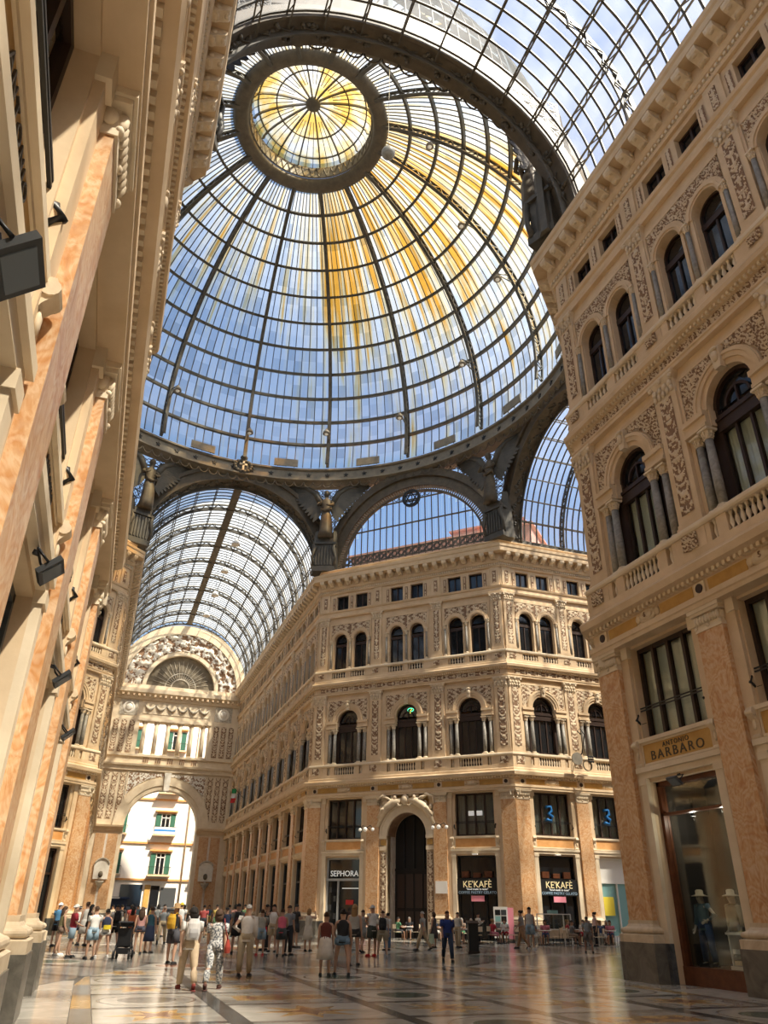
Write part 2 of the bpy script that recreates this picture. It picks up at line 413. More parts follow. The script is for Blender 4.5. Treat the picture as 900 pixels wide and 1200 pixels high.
def m_second():
    def make():
        mb = MB()
        for x in (-.55, .55): mb.box(x - .05, x + .05, .24, .38, 18.85, 21.3)
        mb.box(-.035, .035, .25, .36, 18.85, 20.85); mb.box(-.58, .58, .22, .38, 20.82, 21.05); mb.box(-.58, .58, .24, .38, 18.85, 18.98)
        mb.arc(0, 21.3, .5, .6, .24, .38, n=12); mb.box(-.6, .6, .4, .48, 18.08, 18.9)  # bottom box: dark backing that paints the shaded baluster gaps
        return mb.mesh('window_frame', 'dark_wood')
    return cached('secondf', make)
def m_attic():
    def make():
        mb = MB()
        for x in (-.52, 0, .52): mb.box(x - .045, x + .045, .22, .34, 23.95, 25.27)
        mb.box(-.56, .56, .22, .34, 25.18, 25.27); mb.box(-.56, .56, .22, .34, 23.95, 24.05)
        return mb.mesh('window_frame', 'dark_wood')
    return cached('atticf', make)
def m_column(hh=2.62, r=.135, mat='column_marble'):
    shaft = cached(('colsh', hh, mat), lambda: MB().lathe([(r, .16), (r * 1.02, hh * .35), (r * .86, hh - .34)], 12).mesh('column', mat, True))
    basem = cached(('colba', r), lambda: MB().box(-r * 1.5, r * 1.5, -r * 1.5, r * 1.5, 0, .07).lathe([(r * 1.45, .07), (r * 1.45, .11), (r * 1.15, .13), (r * 1.2, .16)], 12).mesh('column_base', 'cream_pale'))
    def cap():
        mb = MB(); z = hh - .34
        mb.lathe([(r * .9, z), (r * 1.05, z + .02), (r * .88, z + .05), (r * .95, z + .18), (r * 1.3, z + .27)], 12)
        for k in range(8):
            a = 2 * PI * k / 8
            for zz, ro in ((z + .06, 1.0), (z + .15, 1.15)):
                mb.ell((r * ro * math.cos(a + zz), r * ro * math.sin(a + zz), zz + .05), .035, .035, .06, 6, 4)
        mb.box(-r * 1.45, r * 1.45, -r * 1.45, r * 1.45, z + .27, z + .34)
        return mb.mesh('capital', 'cream_pale')
    return shaft, basem, cached(('colca', hh, r), cap)
def put_column(parent, x, y, z, hh=2.62, r=.135, mat='column_marble'):
    a, b, c = m_column(hh, r, mat)
    o = put('column', a, parent, (x, y, z)); put('column_base', b, o); put('capital', c, o)
    return o
BAL = [(.055, 0), (.055, .05), (.035, .07), (.075, .2), (.07, .26), (.03, .40), (.045, .44), (.06, .47), (.06, .52)]
def m_bal(hh): return cached(('bal', hh), lambda: MB().lathe([(r, z * hh / .52) for r, z in BAL], 7).mesh('baluster', 'cream_pale', True))
def m_balrow(hh, xs):
    def make():
        mb = MB()
        for x in xs: mb.lathe([(r, z * hh / .52) for r, z in BAL], 6, (x, 0, 0))
        return mb.mesh('baluster_row', 'cream_pale', True)
    return cached(('balrow', hh, tuple(round(x, 3) for x in xs)), make)
def m_pil():
    shaft = cached('pilshaft', lambda: MB().box(-.48, .48, -.24, .02, 1.45, 8.38).mesh('pilaster', 'orange_marble'))
    back = cached('pilback', lambda: MB().box(-.84, .84, -.10, .02, .9, 8.98).mesh('pilaster_backing', 'cream'))
    def b():
        mb = MB()
        prof = [(.0, .92), (.50, .92), (.50, 1.10), (.46, 1.12)]
        for i in range(7):
            a = -PI / 2 + PI * i / 6; prof.append((.40 + .07 * math.cos(a), 1.20 + .07 * math.sin(a)))
        prof += [(.34, 1.30), (.30, 1.36), (.30, 1.45), (0, 1.45)]
        # moulding on three sides: stacked boxes following the profile
        for (p0, z0), (p1, z1) in zip(prof[1:], prof[2:]):
            if z1 - z0 > 1e-4:
                a = [(-.24 - p0, -p0 + .0, z0), (.24 + p0, -p0, z0), (.24 + p0, 0, z0), (-.24 - p0, 0, z0)]
                c = [(-.24 - p1, -p1, z1), (.24 + p1, -p1, z1), (.24 + p1, 0, z1), (-.24 - p1, 0, z1)]
                mb.loft([a, c])
        return mb.mesh('pilaster_base', 'plinth_marble')
    plinth = cached('pilplinth', lambda: MB().box(-.76, .76, -.52, .02, 0, .92).mesh('plinth', 'grey_marble'))
    def c():
        mb = MB()
        mb.box(-.50, .50, -.27, 0, 8.36, 8.46); mb.box(-.46, .46, -.24, 0, 8.46, 8.80)
        for i in range(9):
            x = -.42 + .105 * i; mb.ell((x, -.27, 8.66), .048, .07, .13, 7, 5)
        for x in (-.47, .47): mb.ell((x, -.14, 8.66), .05, .1, .13, 7, 5)
        for x in (-.46, 0, .46): mb.ell((x, -.27, 8.47), .06, .05, .06, 7, 4)
        mb.box(-.56, .56, -.34, 0, 8.80, 8.88); mb.box(-.60, .60, -.38, 0, 8.88, 8.99)
        for s in (-1, 1):
            a, b = sorted((s * .60, s * .9)); mb.box(a, b, -.16, 0, 8.62, 8.99)
        return mb.mesh('capital', 'cream_pale')
    return shaft, back, cached('pilbase', b), plinth, cached('pilcap', c)
def m_upil(w, z0, z1, p):
    def make():
        mb = MB(); mb.box(-w / 2, w / 2, -p, .02, z0, z1); mb.box(-w / 2 - .06, w / 2 + .06, -p - .06, 0, z0, z0 + .16); mb.box(-w / 2 - .03, w / 2 + .03, -p - .03, 0, z0 + .16, z0 + .28)
        return mb.mesh('pilaster', 'cream')
    return cached(('upil', w, z0), make)
def m_ucap(w, z0, z1, p):
    def make():
        mb = MB(); hh = z1 - z0
        mb.loft([[(-w / 2, -p, z0), (w / 2, -p, z0), (w / 2, 0, z0), (-w / 2, 0, z0)], [(-w / 2 - .02, -p - .03, z0 + hh * .6), (w / 2 + .02, -p - .03, z0 + hh * .6), (w / 2 + .02, 0, z0 + hh * .6), (-w / 2 - .02, 0, z0 + hh * .6)], [(-w / 2 - .12, -p - .13, z0 + hh * .88), (w / 2 + .12, -p - .13, z0 + hh * .88), (w / 2 + .12, 0, z0 + hh * .88), (-w / 2 - .12, 0, z0 + hh * .88)]])
        for row, (zz, n) in enumerate(((z0 + hh * .22, 5), (z0 + hh * .48, 4))):
            for i in range(n):
                mb.ell((-w / 2 + w * (i + .5) / n, -p - .05 - .02 * row, zz), w / n * .42, .05, hh * .16, 7, 4)
        for s in (-1, 1): mb.ell((s * w * .5, -p - .10, z0 + hh * .74), .09, .06, .09, 8, 5)
        mb.ell((0, -p - .12, z0 + hh * .80), .08, .05, .08, 8, 5)
        mb.box(-w / 2 - .12, w / 2 + .12, -p - .14, 0, z1 - hh * .12, z1)
        return mb.mesh('capital', 'relief_light')
    return cached(('ucap', w, z0), make)
def m_archi():
    def make():
        mb = MB()
        mb.arc(0, 14.65, .88, 1.05, -.05, .02, n=18); mb.arc(0, 14.65, 1.05, 1.34, -.12, .02, n=18); mb.arc(0, 14.65, 1.20, 1.30, -.16, -.1, n=18)
        return mb.mesh('archivolt', 'cream')
    return cached('archi', make)
def m_keystone():
    def make():
        mb = MB(); mb.prism([(-.12, 15.48), (.12, 15.48), (.19, 16.2), (-.19, 16.2)], -.22, 0); mb.ell((0, -.24, 15.9), .12, .08, .2, 8, 5); mb.ell((0, -.26, 16.12), .17, .07, .08, 8, 5)
        return mb.mesh('keystone', 'relief_light')
    return cached('keyst', make)
def m_archi2():
    def make():
        mb = MB()
        for c in (-.9, .9):
            mb.arc(c, 21.3, .58, .88, -.10, .02, n=14); mb.arc(c, 21.3, .66, .74, -.14, -.08, n=14)
            for s in (-1, 1):
                a, b = sorted((c + s * .6, c + s * .72)); mb.box(a, b, -.06, .02, 18.85, 21.3)
        return mb.mesh('archivolt', 'cream')
    return cached('archi2', make)
def m_impost():
    def make():
        mb = MB()
        for s in (-1, 1):
            a, b = sorted((s * .9, s * 1.8)); mb.box(a, b, -.22, .02, 14.08, 14.2); mb.box(a, b, -.16, .02, 14.2, 14.45); mb.box(a, b + 0, -.24, .02, 14.45, 14.62)
        return mb.mesh('impost', 'cream')
    return cached('impost', make)
def m_modillion():
    def make():
        mb = MB(); pr = [(.28, 26.06), (.40, 26.06), (.52, 26.16), (.66, 26.22), (.80, 26.30), (.84, 26.40), (.84, 26.53), (.28, 26.53)]
        mb.sweep(pr, -.19, .19)
        mb.ell((0, -.70, 26.27), .12, .1, .06, 7, 4); mb.ell((0, -.42, 26.08), .14, .1, .05, 7, 4)
        for s in (-1, 1): mb.ell((s * .20, -.42, 26.3), .03, .11, .11, 6, 4)
        return mb.mesh('modillion', 'relief_light')
    return cached('modil', make)
def m_cart():
    def make():
        mb = MB(); mb.ell((0, -.28, 9.53), .42, .08, .21, 12, 6); mb.ell((0, -.34, 9.53), .30, .06, .13, 12, 6)
        for s in (-1, 1): mb.ell((s * .44, -.28, 9.53), .12, .07, .13, 8, 5)
        return mb.mesh('cartouche', 'relief_light')
    return cached('cart', make)
def m_console():
    def make():
        mb = MB(); mb.sweep([(-.02, 5.3), (.04, 5.3), (.09, 5.36), (.11, 5.46), (.06, 5.56), (.06, 5.72), (.12, 5.84), (.19, 5.92), (.22, 6.02), (.18, 6.12), (-.02, 6.12)], -.10, .10)
        for z, p, r in ((5.42, .07, .065), (6.0, .15, .085)):
            mb.loft([[(x, -p - r * math.cos(2 * PI * j / 12), z + r * math.sin(2 * PI * j / 12)) for j in range(12)] for x in (-.12, .12)])
        mb.ell((0, -.11, 5.7), .07, .03, .13, 8, 5)
        return mb.mesh('console', 'relief_light')
    return cached('consol', make)

ENT1 = [(-.1, 8.98), (.40, 8.98), (.40, 9.10), (.44, 9.13), (.44, 9.28), (.26, 9.30), (.26, 9.72), (.34, 9.75), (.40, 9.84), (.62, 9.90), (.66, 10.10), (.60, 10.18), (-.1, 10.2)]
BASE1 = [(-.1, 10.2), (.34, 10.2), (.34, 10.36), (.30, 10.4), (.30, 10.62), (-.1, 10.62)]
RAIL1 = [(-.1, 11.2), (.32, 11.2), (.36, 11.26), (.36, 11.34), (.32, 11.4), (-.1, 11.4)]
ENT2 = [(-.1, 16.75), (.20, 16.75), (.20, 16.86), (.24, 16.9), (.24, 16.97), (.13, 17.0), (.13, 17.32), (.22, 17.35), (.28, 17.45), (.42, 17.5), (.45, 17.66), (.40, 17.74), (-.1, 17.76)]
BASE2 = [(-.1, 17.76), (.27, 17.76), (.27, 17.9), (.23, 17.94), (.23, 18.10), (-.1, 18.10)]
RAIL2 = [(-.1, 18.58), (.25, 18.58), (.29, 18.64), (.29, 18.74), (.25, 18.8), (-.1, 18.8)]
STR3 = [(-.1, 23.3), (.16, 23.3), (.20, 23.44), (.12, 23.5), (.12, 23.74), (.20, 23.80), (.24, 23.92), (-.1, 23.97)]
CORN = [(-.1, 25.5), (.12, 25.5), (.16, 25.58), (.16, 25.62), (.12, 25.64), (.12, 25.8), (.22, 25.84), (.30, 25.98), (.30, 26.52), (.86, 26.54), (.86, 26.84), (.92, 26.92), (.95, 27.1), (.3, 27.2), (-.1, 27.2)]
BLOCK = [(-1.4, 27.15), (.16, 27.15), (.16, 27.62), (.22, 27.66), (.22, 27.76), (-1.4, 27.76)]
DIE = .28
def facade(name, label, origin, rotz, length, pil, bays, k0=T, k1=T, near=False, style=None, pane='pane_dark', kinds=None, detail=True, blinds=False):
    kinds = kinds or {}
    W = empty(name, (origin[0], origin[1], 0), rotz); tag(W, label, 'wall', kind='structure')
    def sw(nm, prof, mat='cream'): obj(nm, MB().sweep(prof, 0, length, k0, k1), mat, W)
    sw('entablature', ENT1); sw('balcony_base', BASE1); sw('balcony_rail', RAIL1, 'cream_pale'); sw('string_course', ENT2); sw('balcony_base', BASE2); sw('balcony_rail', RAIL2, 'cream_pale'); sw('string_course', STR3); sw('cornice', CORN); sw('parapet', BLOCK)
    def dent(z0, z1, p0, p1, w, sp):
        mb = MB(); n = int(length / sp)
        for i in range(n + 1): x = i * length / n; mb.box(x - w / 2, x + w / 2, -p1, -p0, z0, z1)
        tag(obj('dentil_course', mb, 'cream_pale', W), kind='stuff')
    dent(9.74, 9.86, .3, .46, .10, .20); dent(25.66, 25.79, .1, .21, .10, .19); dent(17.36, 17.46, .2, .33, .08, .17)
    n = int(length / .78)
    for i in range(n): put('modillion', m_modillion(), W, ((i + .5) * length / n, 0, 0))
    # wall between bays
    edges = [0] + [(a + b) / 2 for a, b in zip(bays, bays[1:])] + [length]
    for i, (x, e0, e1) in enumerate(zip(bays, edges, edges[1:])):
        P = 2 * min(x - e0, e1 - x); kd = kinds.get(i, {})
        typ = kd.get('type', 'shop')
        put('wall_panel', m_wall(P, 'arch' if typ == 'arch' else 'shop'), W, (x, 0, 0))
        for a, b in ((e0, x - P / 2), (x + P / 2, e1)):
            if b - a > .01: obj('wall_panel', MB().box(a, b, 0, WOUT, 0, 27.3), 'cream', W)
        bay(W, x, P, near, pane, kd, detail, blinds)
    sh, bk, ba, pl, cp = m_pil()
    for i, x in enumerate(pil):
        cs = -1 if (x < .6 and k0 > 0) else (1 if (x > length - .6 and k1 > 0) else 0)
        if cs:      # corner pilaster: the marble runs on to the arris
            sh_ = cached(('cpil', cs), lambda: MB().box(*sorted((cs * .575, -cs * .48)), -.24, .02, 1.45, 8.38).mesh('pilaster', 'orange_marble'))
            bk_ = cached(('cback', cs), lambda: MB().box(*sorted((cs * .50, -cs * .84)), -.10, .02, .9, 8.98).mesh('pilaster_backing', 'cream'))
        else: sh_, bk_ = sh, bk
        o = put('pilaster', sh_, W, (x, 0, 0))
        put('pilaster_backing', bk_, o); put('pilaster_base', ba, o); put('plinth', pl, o); put('capital', cp, o)
        s = MB().box(-.2, .2, -.31, -.24, 9.33, 9.69)
        put('frieze_block', cached('fblock', lambda: s.mesh('frieze_block', 'cream_pale')), W, (x, 0, 0))
        put('roundel', cached('roundel', lambda: MB().loft([[(.13 * math.cos(2 * PI * j / 12), -.31 - t, 9.51 + .13 * math.sin(2 * PI * j / 12)) for j in range(12)] for t in (0, .03)]).mesh('roundel', 'dark_wood')), W, (x, 0, 0))
        u1 = put('pilaster', m_upil(.95, 11.4, 16.1, .14), W, (x, 0, 0)); put('capital', m_ucap(.95, 16.0, 16.78, .14), u1)
        u2 = put('pilaster', m_upil(.84, 18.8, 22.7, .12), W, (x, 0, 0)); put('capital', m_ucap(.84, 22.66, 23.32, .12), u2)
        st = .034 if near else .055
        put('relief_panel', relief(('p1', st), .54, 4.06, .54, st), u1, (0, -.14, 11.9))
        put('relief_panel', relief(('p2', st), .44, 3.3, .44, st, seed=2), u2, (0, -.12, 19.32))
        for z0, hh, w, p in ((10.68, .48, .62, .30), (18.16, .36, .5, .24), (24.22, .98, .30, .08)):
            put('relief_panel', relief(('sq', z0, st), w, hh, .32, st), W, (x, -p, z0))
        if True:
            put('die', cached('die1', lambda: MB().box(-.62, .62, -DIE - .01, 0, 10.62, 11.2).box(-.5, .5, -.22, 0, 18.1, 18.58).box(-.38, .38, -.08, 0, 23.97, 25.5).mesh('die', 'cream')), W, (x, 0, 0))
    return W
def bay(W, x, P, near, pane, kd, detail, blinds):
    typ = kd.get('type', 'shop'); h = P / 2
    # frieze panels and cartouche
    for s in (-1, 1):
        w = h - .25 - .62
        put('frieze_panel', cached(('fp', round(w, 2)), lambda: MB().box(-w / 2, w / 2, -.275, -.25, 9.34, 9.68).mesh('frieze_panel', 'ochre')), W, (x + s * (.56 + w / 2), 0, 0))
    put('cartouche', m_cart(), W, (x, 0, 0))
    # ground floor
    if typ != 'arch':
        f = put('window_frame', m_mezz(), W, (x, 0, 0))
        panes(f, [(-1.3, -.735, 6.27, 8.78), (-.625, -.055, 6.27, 8.78), (.055, .625, 6.27, 8.78), (.735, 1.3, 6.27, 8.78)], 'glass_window' if (blinds or kd.get('curt')) else pane)
        if blinds or kd.get('curt'): put('curtain', m_curtain(2.7, 2.6, 'curtain' if blinds else 'curtain_grey'), f, (0, .46, 6.2))
        put('window_rail', m_rail(), f)
        mould = cached('mould', lambda: MB().box(-1.62, 1.62, -.12, 0, 6.04, 6.15).box(-1.5, 1.5, -.06, 0, 5.98, 6.04).box(-1.5, 1.5, -.06, 0, 5.40, 5.46).box(-1.75, 1.75, -.18, 0, 5.22, 5.36).box(-1.7, 1.7, -.12, 0, 5.05, 5.22).box(-1.5, -1.42, -.06, 0, 5.46, 5.98).box(1.42, 1.5, -.06, 0, 5.46, 5.98).mesh('sill_moulding', 'cream_pale'))
        put('sill_moulding', mould, W, (x, 0, 0))
        pm = kd.get('panel', 'ochre_orange')
        put('sign_panel', cached(('spn', pm), lambda: MB().box(-1.42, 1.42, -.035, 0, 5.46, 5.98).mesh('sign_panel', pm)), W, (x, 0, 0))
        for s in (-1, 1):
            put('console', m_console(), W, (x + s * 1.62, 0, 0))
            put('jamb', cached('jamb', lambda: MB().box(-.14, .14, -.12, 0, .92, 5.0).box(-.17, .17, -.15, 0, 4.88, 5.06).mesh('jamb', 'cream_pale')), W, (x + s * 1.54, 0, 0))
            put('jamb_base', cached('jambb', lambda: MB().box(-.15, .15, -.15, 0, 0, .92).mesh('jamb_base', 'blue_grey_marble')), W, (x + s * 1.54, 0, 0))
        shop(W, x, kd, pane)
    # first floor window
    f = put('window_frame', m_first(), W, (x, 0, 0))
    gl = 'glass_window' if blinds else pane
    panes(f, [(-.78, -.325, 11.6, 13.85), (-.235, .235, 11.6, 13.85), (.325, .78, 11.6, 13.85), (-1.6, -.98, 11.45, 14.0), (.98, 1.6, 11.45, 14.0)], gl if not blinds else 'glass_window')
    put('pane', m_arcpane(.78, pane), f, (0, .33, 14.6))
    if blinds: put('curtain', m_curtain(1.6, 2.5, 'curtain'), f, (0, .46, 11.5))
    if kd.get('neon'):
        put('neon_sign', cached('neon', lambda: neon()), f, (0, .26, 14.75))
    for sx in (-1.05, 1.05): put_column(W, x + sx, -.06, 11.4)
    for sx in (-1.5, 1.5): put_column(W, x + sx, .02, 11.4)
    put('impost', m_impost(), W, (x, 0, 0)); put('archivolt', m_archi(), W, (x, 0, 0)); put('keystone', m_keystone(), W, (x, 0, 0))
    st = .05 if near else .075
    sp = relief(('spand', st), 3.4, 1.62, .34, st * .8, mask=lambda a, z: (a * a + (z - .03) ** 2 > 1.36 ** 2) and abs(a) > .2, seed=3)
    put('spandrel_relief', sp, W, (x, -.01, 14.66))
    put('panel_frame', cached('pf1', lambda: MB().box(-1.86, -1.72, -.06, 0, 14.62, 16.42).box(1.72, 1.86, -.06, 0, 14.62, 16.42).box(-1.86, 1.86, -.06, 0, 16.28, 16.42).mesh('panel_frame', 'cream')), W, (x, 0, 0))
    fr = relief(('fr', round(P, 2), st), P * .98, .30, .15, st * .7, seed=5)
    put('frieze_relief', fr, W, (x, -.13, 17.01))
    # balustrades
    dm = cached(('dies', round(P, 2)), lambda: MB().box(-h, -1.5, -DIE, 0, 10.62, 11.2).box(1.5, h, -DIE, 0, 10.62, 11.2).box(-1.24, -.86, -DIE, 0, 10.62, 11.2).box(.86, 1.24, -DIE, 0, 10.62, 11.2)
        .box(-h, -1.5, -.21, 0, 18.1, 18.58).box(1.5, h, -.21, 0, 18.1, 18.58).box(-.2, .2, -.21, 0, 18.1, 18.58).mesh('balustrade_dies', 'cream'))
    put('balustrade_dies', dm, W, (x, 0, 0))
    xs1 = [-.78 + 1.56 * i / 8 for i in range(9)] + [-1.37, 1.37]; xs2 = [s * (.3 + 1.1 * i / 5) for s in (-1, 1) for i in range(6)]
    if near:
        for a in xs1: put('baluster', m_bal(.58), W, (x + a, -.18, 10.62))
        for a in xs2: put('baluster', m_bal(.48), W, (x + a, -.12, 18.1))
    else:
        put('baluster_row', m_balrow(.58, xs1), W, (x, -.18, 10.62)); put('baluster_row', m_balrow(.48, xs2), W, (x, -.12, 18.1))
    # second floor pair
    for c in (-.9, .9):
        f = put('window_frame', m_second(), W, (x + c, 0, 0))
        panes(f, [(-.5, -.035, 18.98, 20.82), (.035, .5, 18.98, 20.82)], pane)
        put('pane', m_arcpane(.52, pane), f, (0, .33, 21.2))
    put('archivolt', m_archi2(), W, (x, 0, 0))
    for c in (-1.74, 0, 1.74): put_column(W, x + c, -.07, 18.8, 2.55, .085)
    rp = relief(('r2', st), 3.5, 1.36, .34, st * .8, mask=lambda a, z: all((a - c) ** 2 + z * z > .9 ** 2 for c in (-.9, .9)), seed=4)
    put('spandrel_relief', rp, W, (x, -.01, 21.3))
    put('panel_frame', cached('pf2', lambda: MB().box(-1.92, -1.80, -.06, 0, 21.3, 22.82).box(1.80, 1.92, -.06, 0, 21.3, 22.82).box(-1.92, 1.92, -.06, 0, 22.68, 22.84).mesh('panel_frame', 'cream')), W, (x, 0, 0))
    # attic
    for c in (-.9, .9):
        f = put('window_frame', m_attic(), W, (x + c, 0, 0)); panes(f, [(-.475, -.045, 24.05, 25.18), (.045, .475, 24.05, 25.18)], kd.get('attic', pane))
    for c in (-1.68, 0, 1.68):
        put('relief_panel', relief(('at', st), .24, 1.1, .24, st, seed=6), W, (x + c, -.01, 24.05))
def m_curtain(w, hh, mat):
    def make():
        n = 40; return MB().loft([[(-w / 2 + w * i / n, .035 * math.sin(i * 1.7) + .02 * math.sin(i * .6), z) for i in range(n + 1)] for z in (0, hh)], closed=False).mesh('curtain', mat, True)
    return cached(('curt', w, hh, mat), make)
def neon():
    flat('neon_green', (.1, .8, .4), .4, emit=(.1, 1, .55), es=4); flat('neon_yellow', (.9, .8, .1), .4, emit=(1, .85, .1), es=4)
    mb = MB(); mb.tube([(.2 + .24 * math.cos(2 * PI * i / 14), 0, .35 + .13 * math.sin(2 * PI * i / 14)) for i in range(15)], .022, 5)
    mb.tube([(.16, 0, .1), (.2, 0, .3), (.3, 0, .42)], .022, 5, 1)
    return mb.mesh('neon_sign', ['neon_green', 'neon_yellow'])
def shop(W, x, kd, pane):
    """glazed shop front inside the ground floor opening"""
    st = kd.get('front', 'plain')
    fm = {'plain': 'dark_wood', 'grey': 'lamp_grey', 'silver': 'silver', 'hat': 'red_wood', 'cafe': 'black_metal', 'teal': 'white_paint'}[st]
    mb = MB()
    for s in (-1, 1): mb.box(min(s * 1.28, s * 1.4), max(s * 1.28, s * 1.4), .2, .4, 0, 4.95)
    mb.box(-1.4, 1.4, .2, .4, 4.83, 4.95)
    if st == 'hat':
        mb.box(-1.4, 1.4, .18, .42, 0, .42); mb.box(-1.4, 1.4, .2, .38, 4.05, 4.12)
    elif st == 'silver':
        mb.box(-1.4, 1.4, .14, .4, 3.45, 3.6); mb.box(-.5, -.38, .2, .4, 0, 3.5); mb.box(-1.4, 1.4, .2, .4, 0, .12)
    elif st == 'cafe':
        mb.box(-1.4, 1.4, .2, .4, 3.5, 3.62); mb.box(-.55, -.48, .2, .4, 0, 2.7); mb.box(.5, .57, .2, .4, 0, 2.7)
    else:
        mb.box(-1.4, 1.4, .2, .4, 3.4, 3.52); mb.box(-1.4, 1.4, .2, .4, 0, .35); mb.box(-.05, .05, .2, .4, .3, 3.4)
    f = obj('shop_front', mb, fm, W, (x, 0, 0))
    if st == 'hat':
        panes(f, [(-1.28, 1.28, .42, 4.05), (-1.28, 1.28, 4.12, 4.83)], 'glass_window')
        obj('display_floor', MB().box(-1.4, 1.4, .42, 2.2, 0, .42), 'red_wood', f)
        obj('display_back', MB().box(-1.4, 1.4, 1.9, 2.0, .42, 4.9).box(-1.45, -1.4, .4, 2, .42, 4.9).box(1.4, 1.45, .4, 2, .42, 4.9).box(-1.45, 1.45, .4, 2, 4.9, 5.0), 'interior_dark', f)
    elif st == 'silver':
        panes(f, [(-1.28, 1.28, 3.6, 4.83)], pane); panes(f, [(-1.28, -.5, .12, 3.45), (-.38, 1.28, .12, 3.45)], pane)
    elif st == 'cafe':
        panes(f, [(-1.28, 1.28, 3.62, 4.83), (-1.28, -.55, 0.05, 2.7), (-.48, .5, .05, 2.7), (.57, 1.28, .05, 2.7)], pane)
    elif st == 'teal':
        panes(f, [(-1.28, 1.28, 3.52, 4.83)], 'white_paint'); panes(f, [(-1.28, -.05, .35, 3.4), (.05, 1.28, .35, 3.4)], 'teal')
        obj('poster', MB().box(-1.2, -.4, .16, .2, 1.5, 2.6), 'yellow', f)
    else:
        panes(f, [(-1.28, 1.28, 3.52, 4.83), (-1.28, -.05, .35, 3.4), (.05, 1.28, .35, 3.4)], pane)
    return f
# ------------------------------------------------------------------ floor
A8 = 8 * (1 + math.sqrt(2))            # octagon inradius 19.314
def ngon(mb, pts, z0, z1, mi=0): return mb.loft([[(x, y, z0) for x, y in pts], [(x, y, z1) for x, y in pts]], mi)
FL = obj('floor', MB().box(-60, 60, -80, 66, -.5, -.006), 'fl_joint'); tag(FL, 'polished marble floor of the shopping arcade with inlaid discs, stars and grey bands', 'floor', kind='structure')
def tile(pts, mat, nm='slab', z=0.0):
    """floor piece; vertices relative to its own centre so that alike pieces share mesh data"""
    cx = sum(p[0] for p in pts) / len(pts); cy = sum(p[1] for p in pts) / len(pts)
    rel = tuple((round(p[0] - cx, 3), round(p[1] - cy, 3)) for p in pts)
    me = cached(('tile', rel, mat, z), lambda: ngon(MB(), rel, -.006, z).mesh(nm, mat))
    return put(nm, me, FL, (cx, cy, 0))
def rect(x0, x1, y0, y1, mat, nm='slab', j=.006, z=0.0): return tile([(x0 + j, y0 + j), (x1 - j, y0 + j), (x1 - j, y1 - j), (x0 + j, y1 - j)], mat, nm, z)
def disc(x, y, r0, r, mat, nm='inlay_disc', z=.0015): return tile([(x + r * math.cos(2 * PI * k / 28), y + r * math.sin(2 * PI * k / 28)) for k in range(28)], mat, nm, z)
def star(x, y, r, q, mat, n=8, nm='inlay_star', z=.0015): return tile([(x + (r if k % 2 == 0 else q) * math.cos(PI * k / n), y + (r if k % 2 == 0 else q) * math.sin(PI * k / n)) for k in range(2 * n)], mat, nm, z)
PY = 4.8; T_ = math.tan(PI / 8)
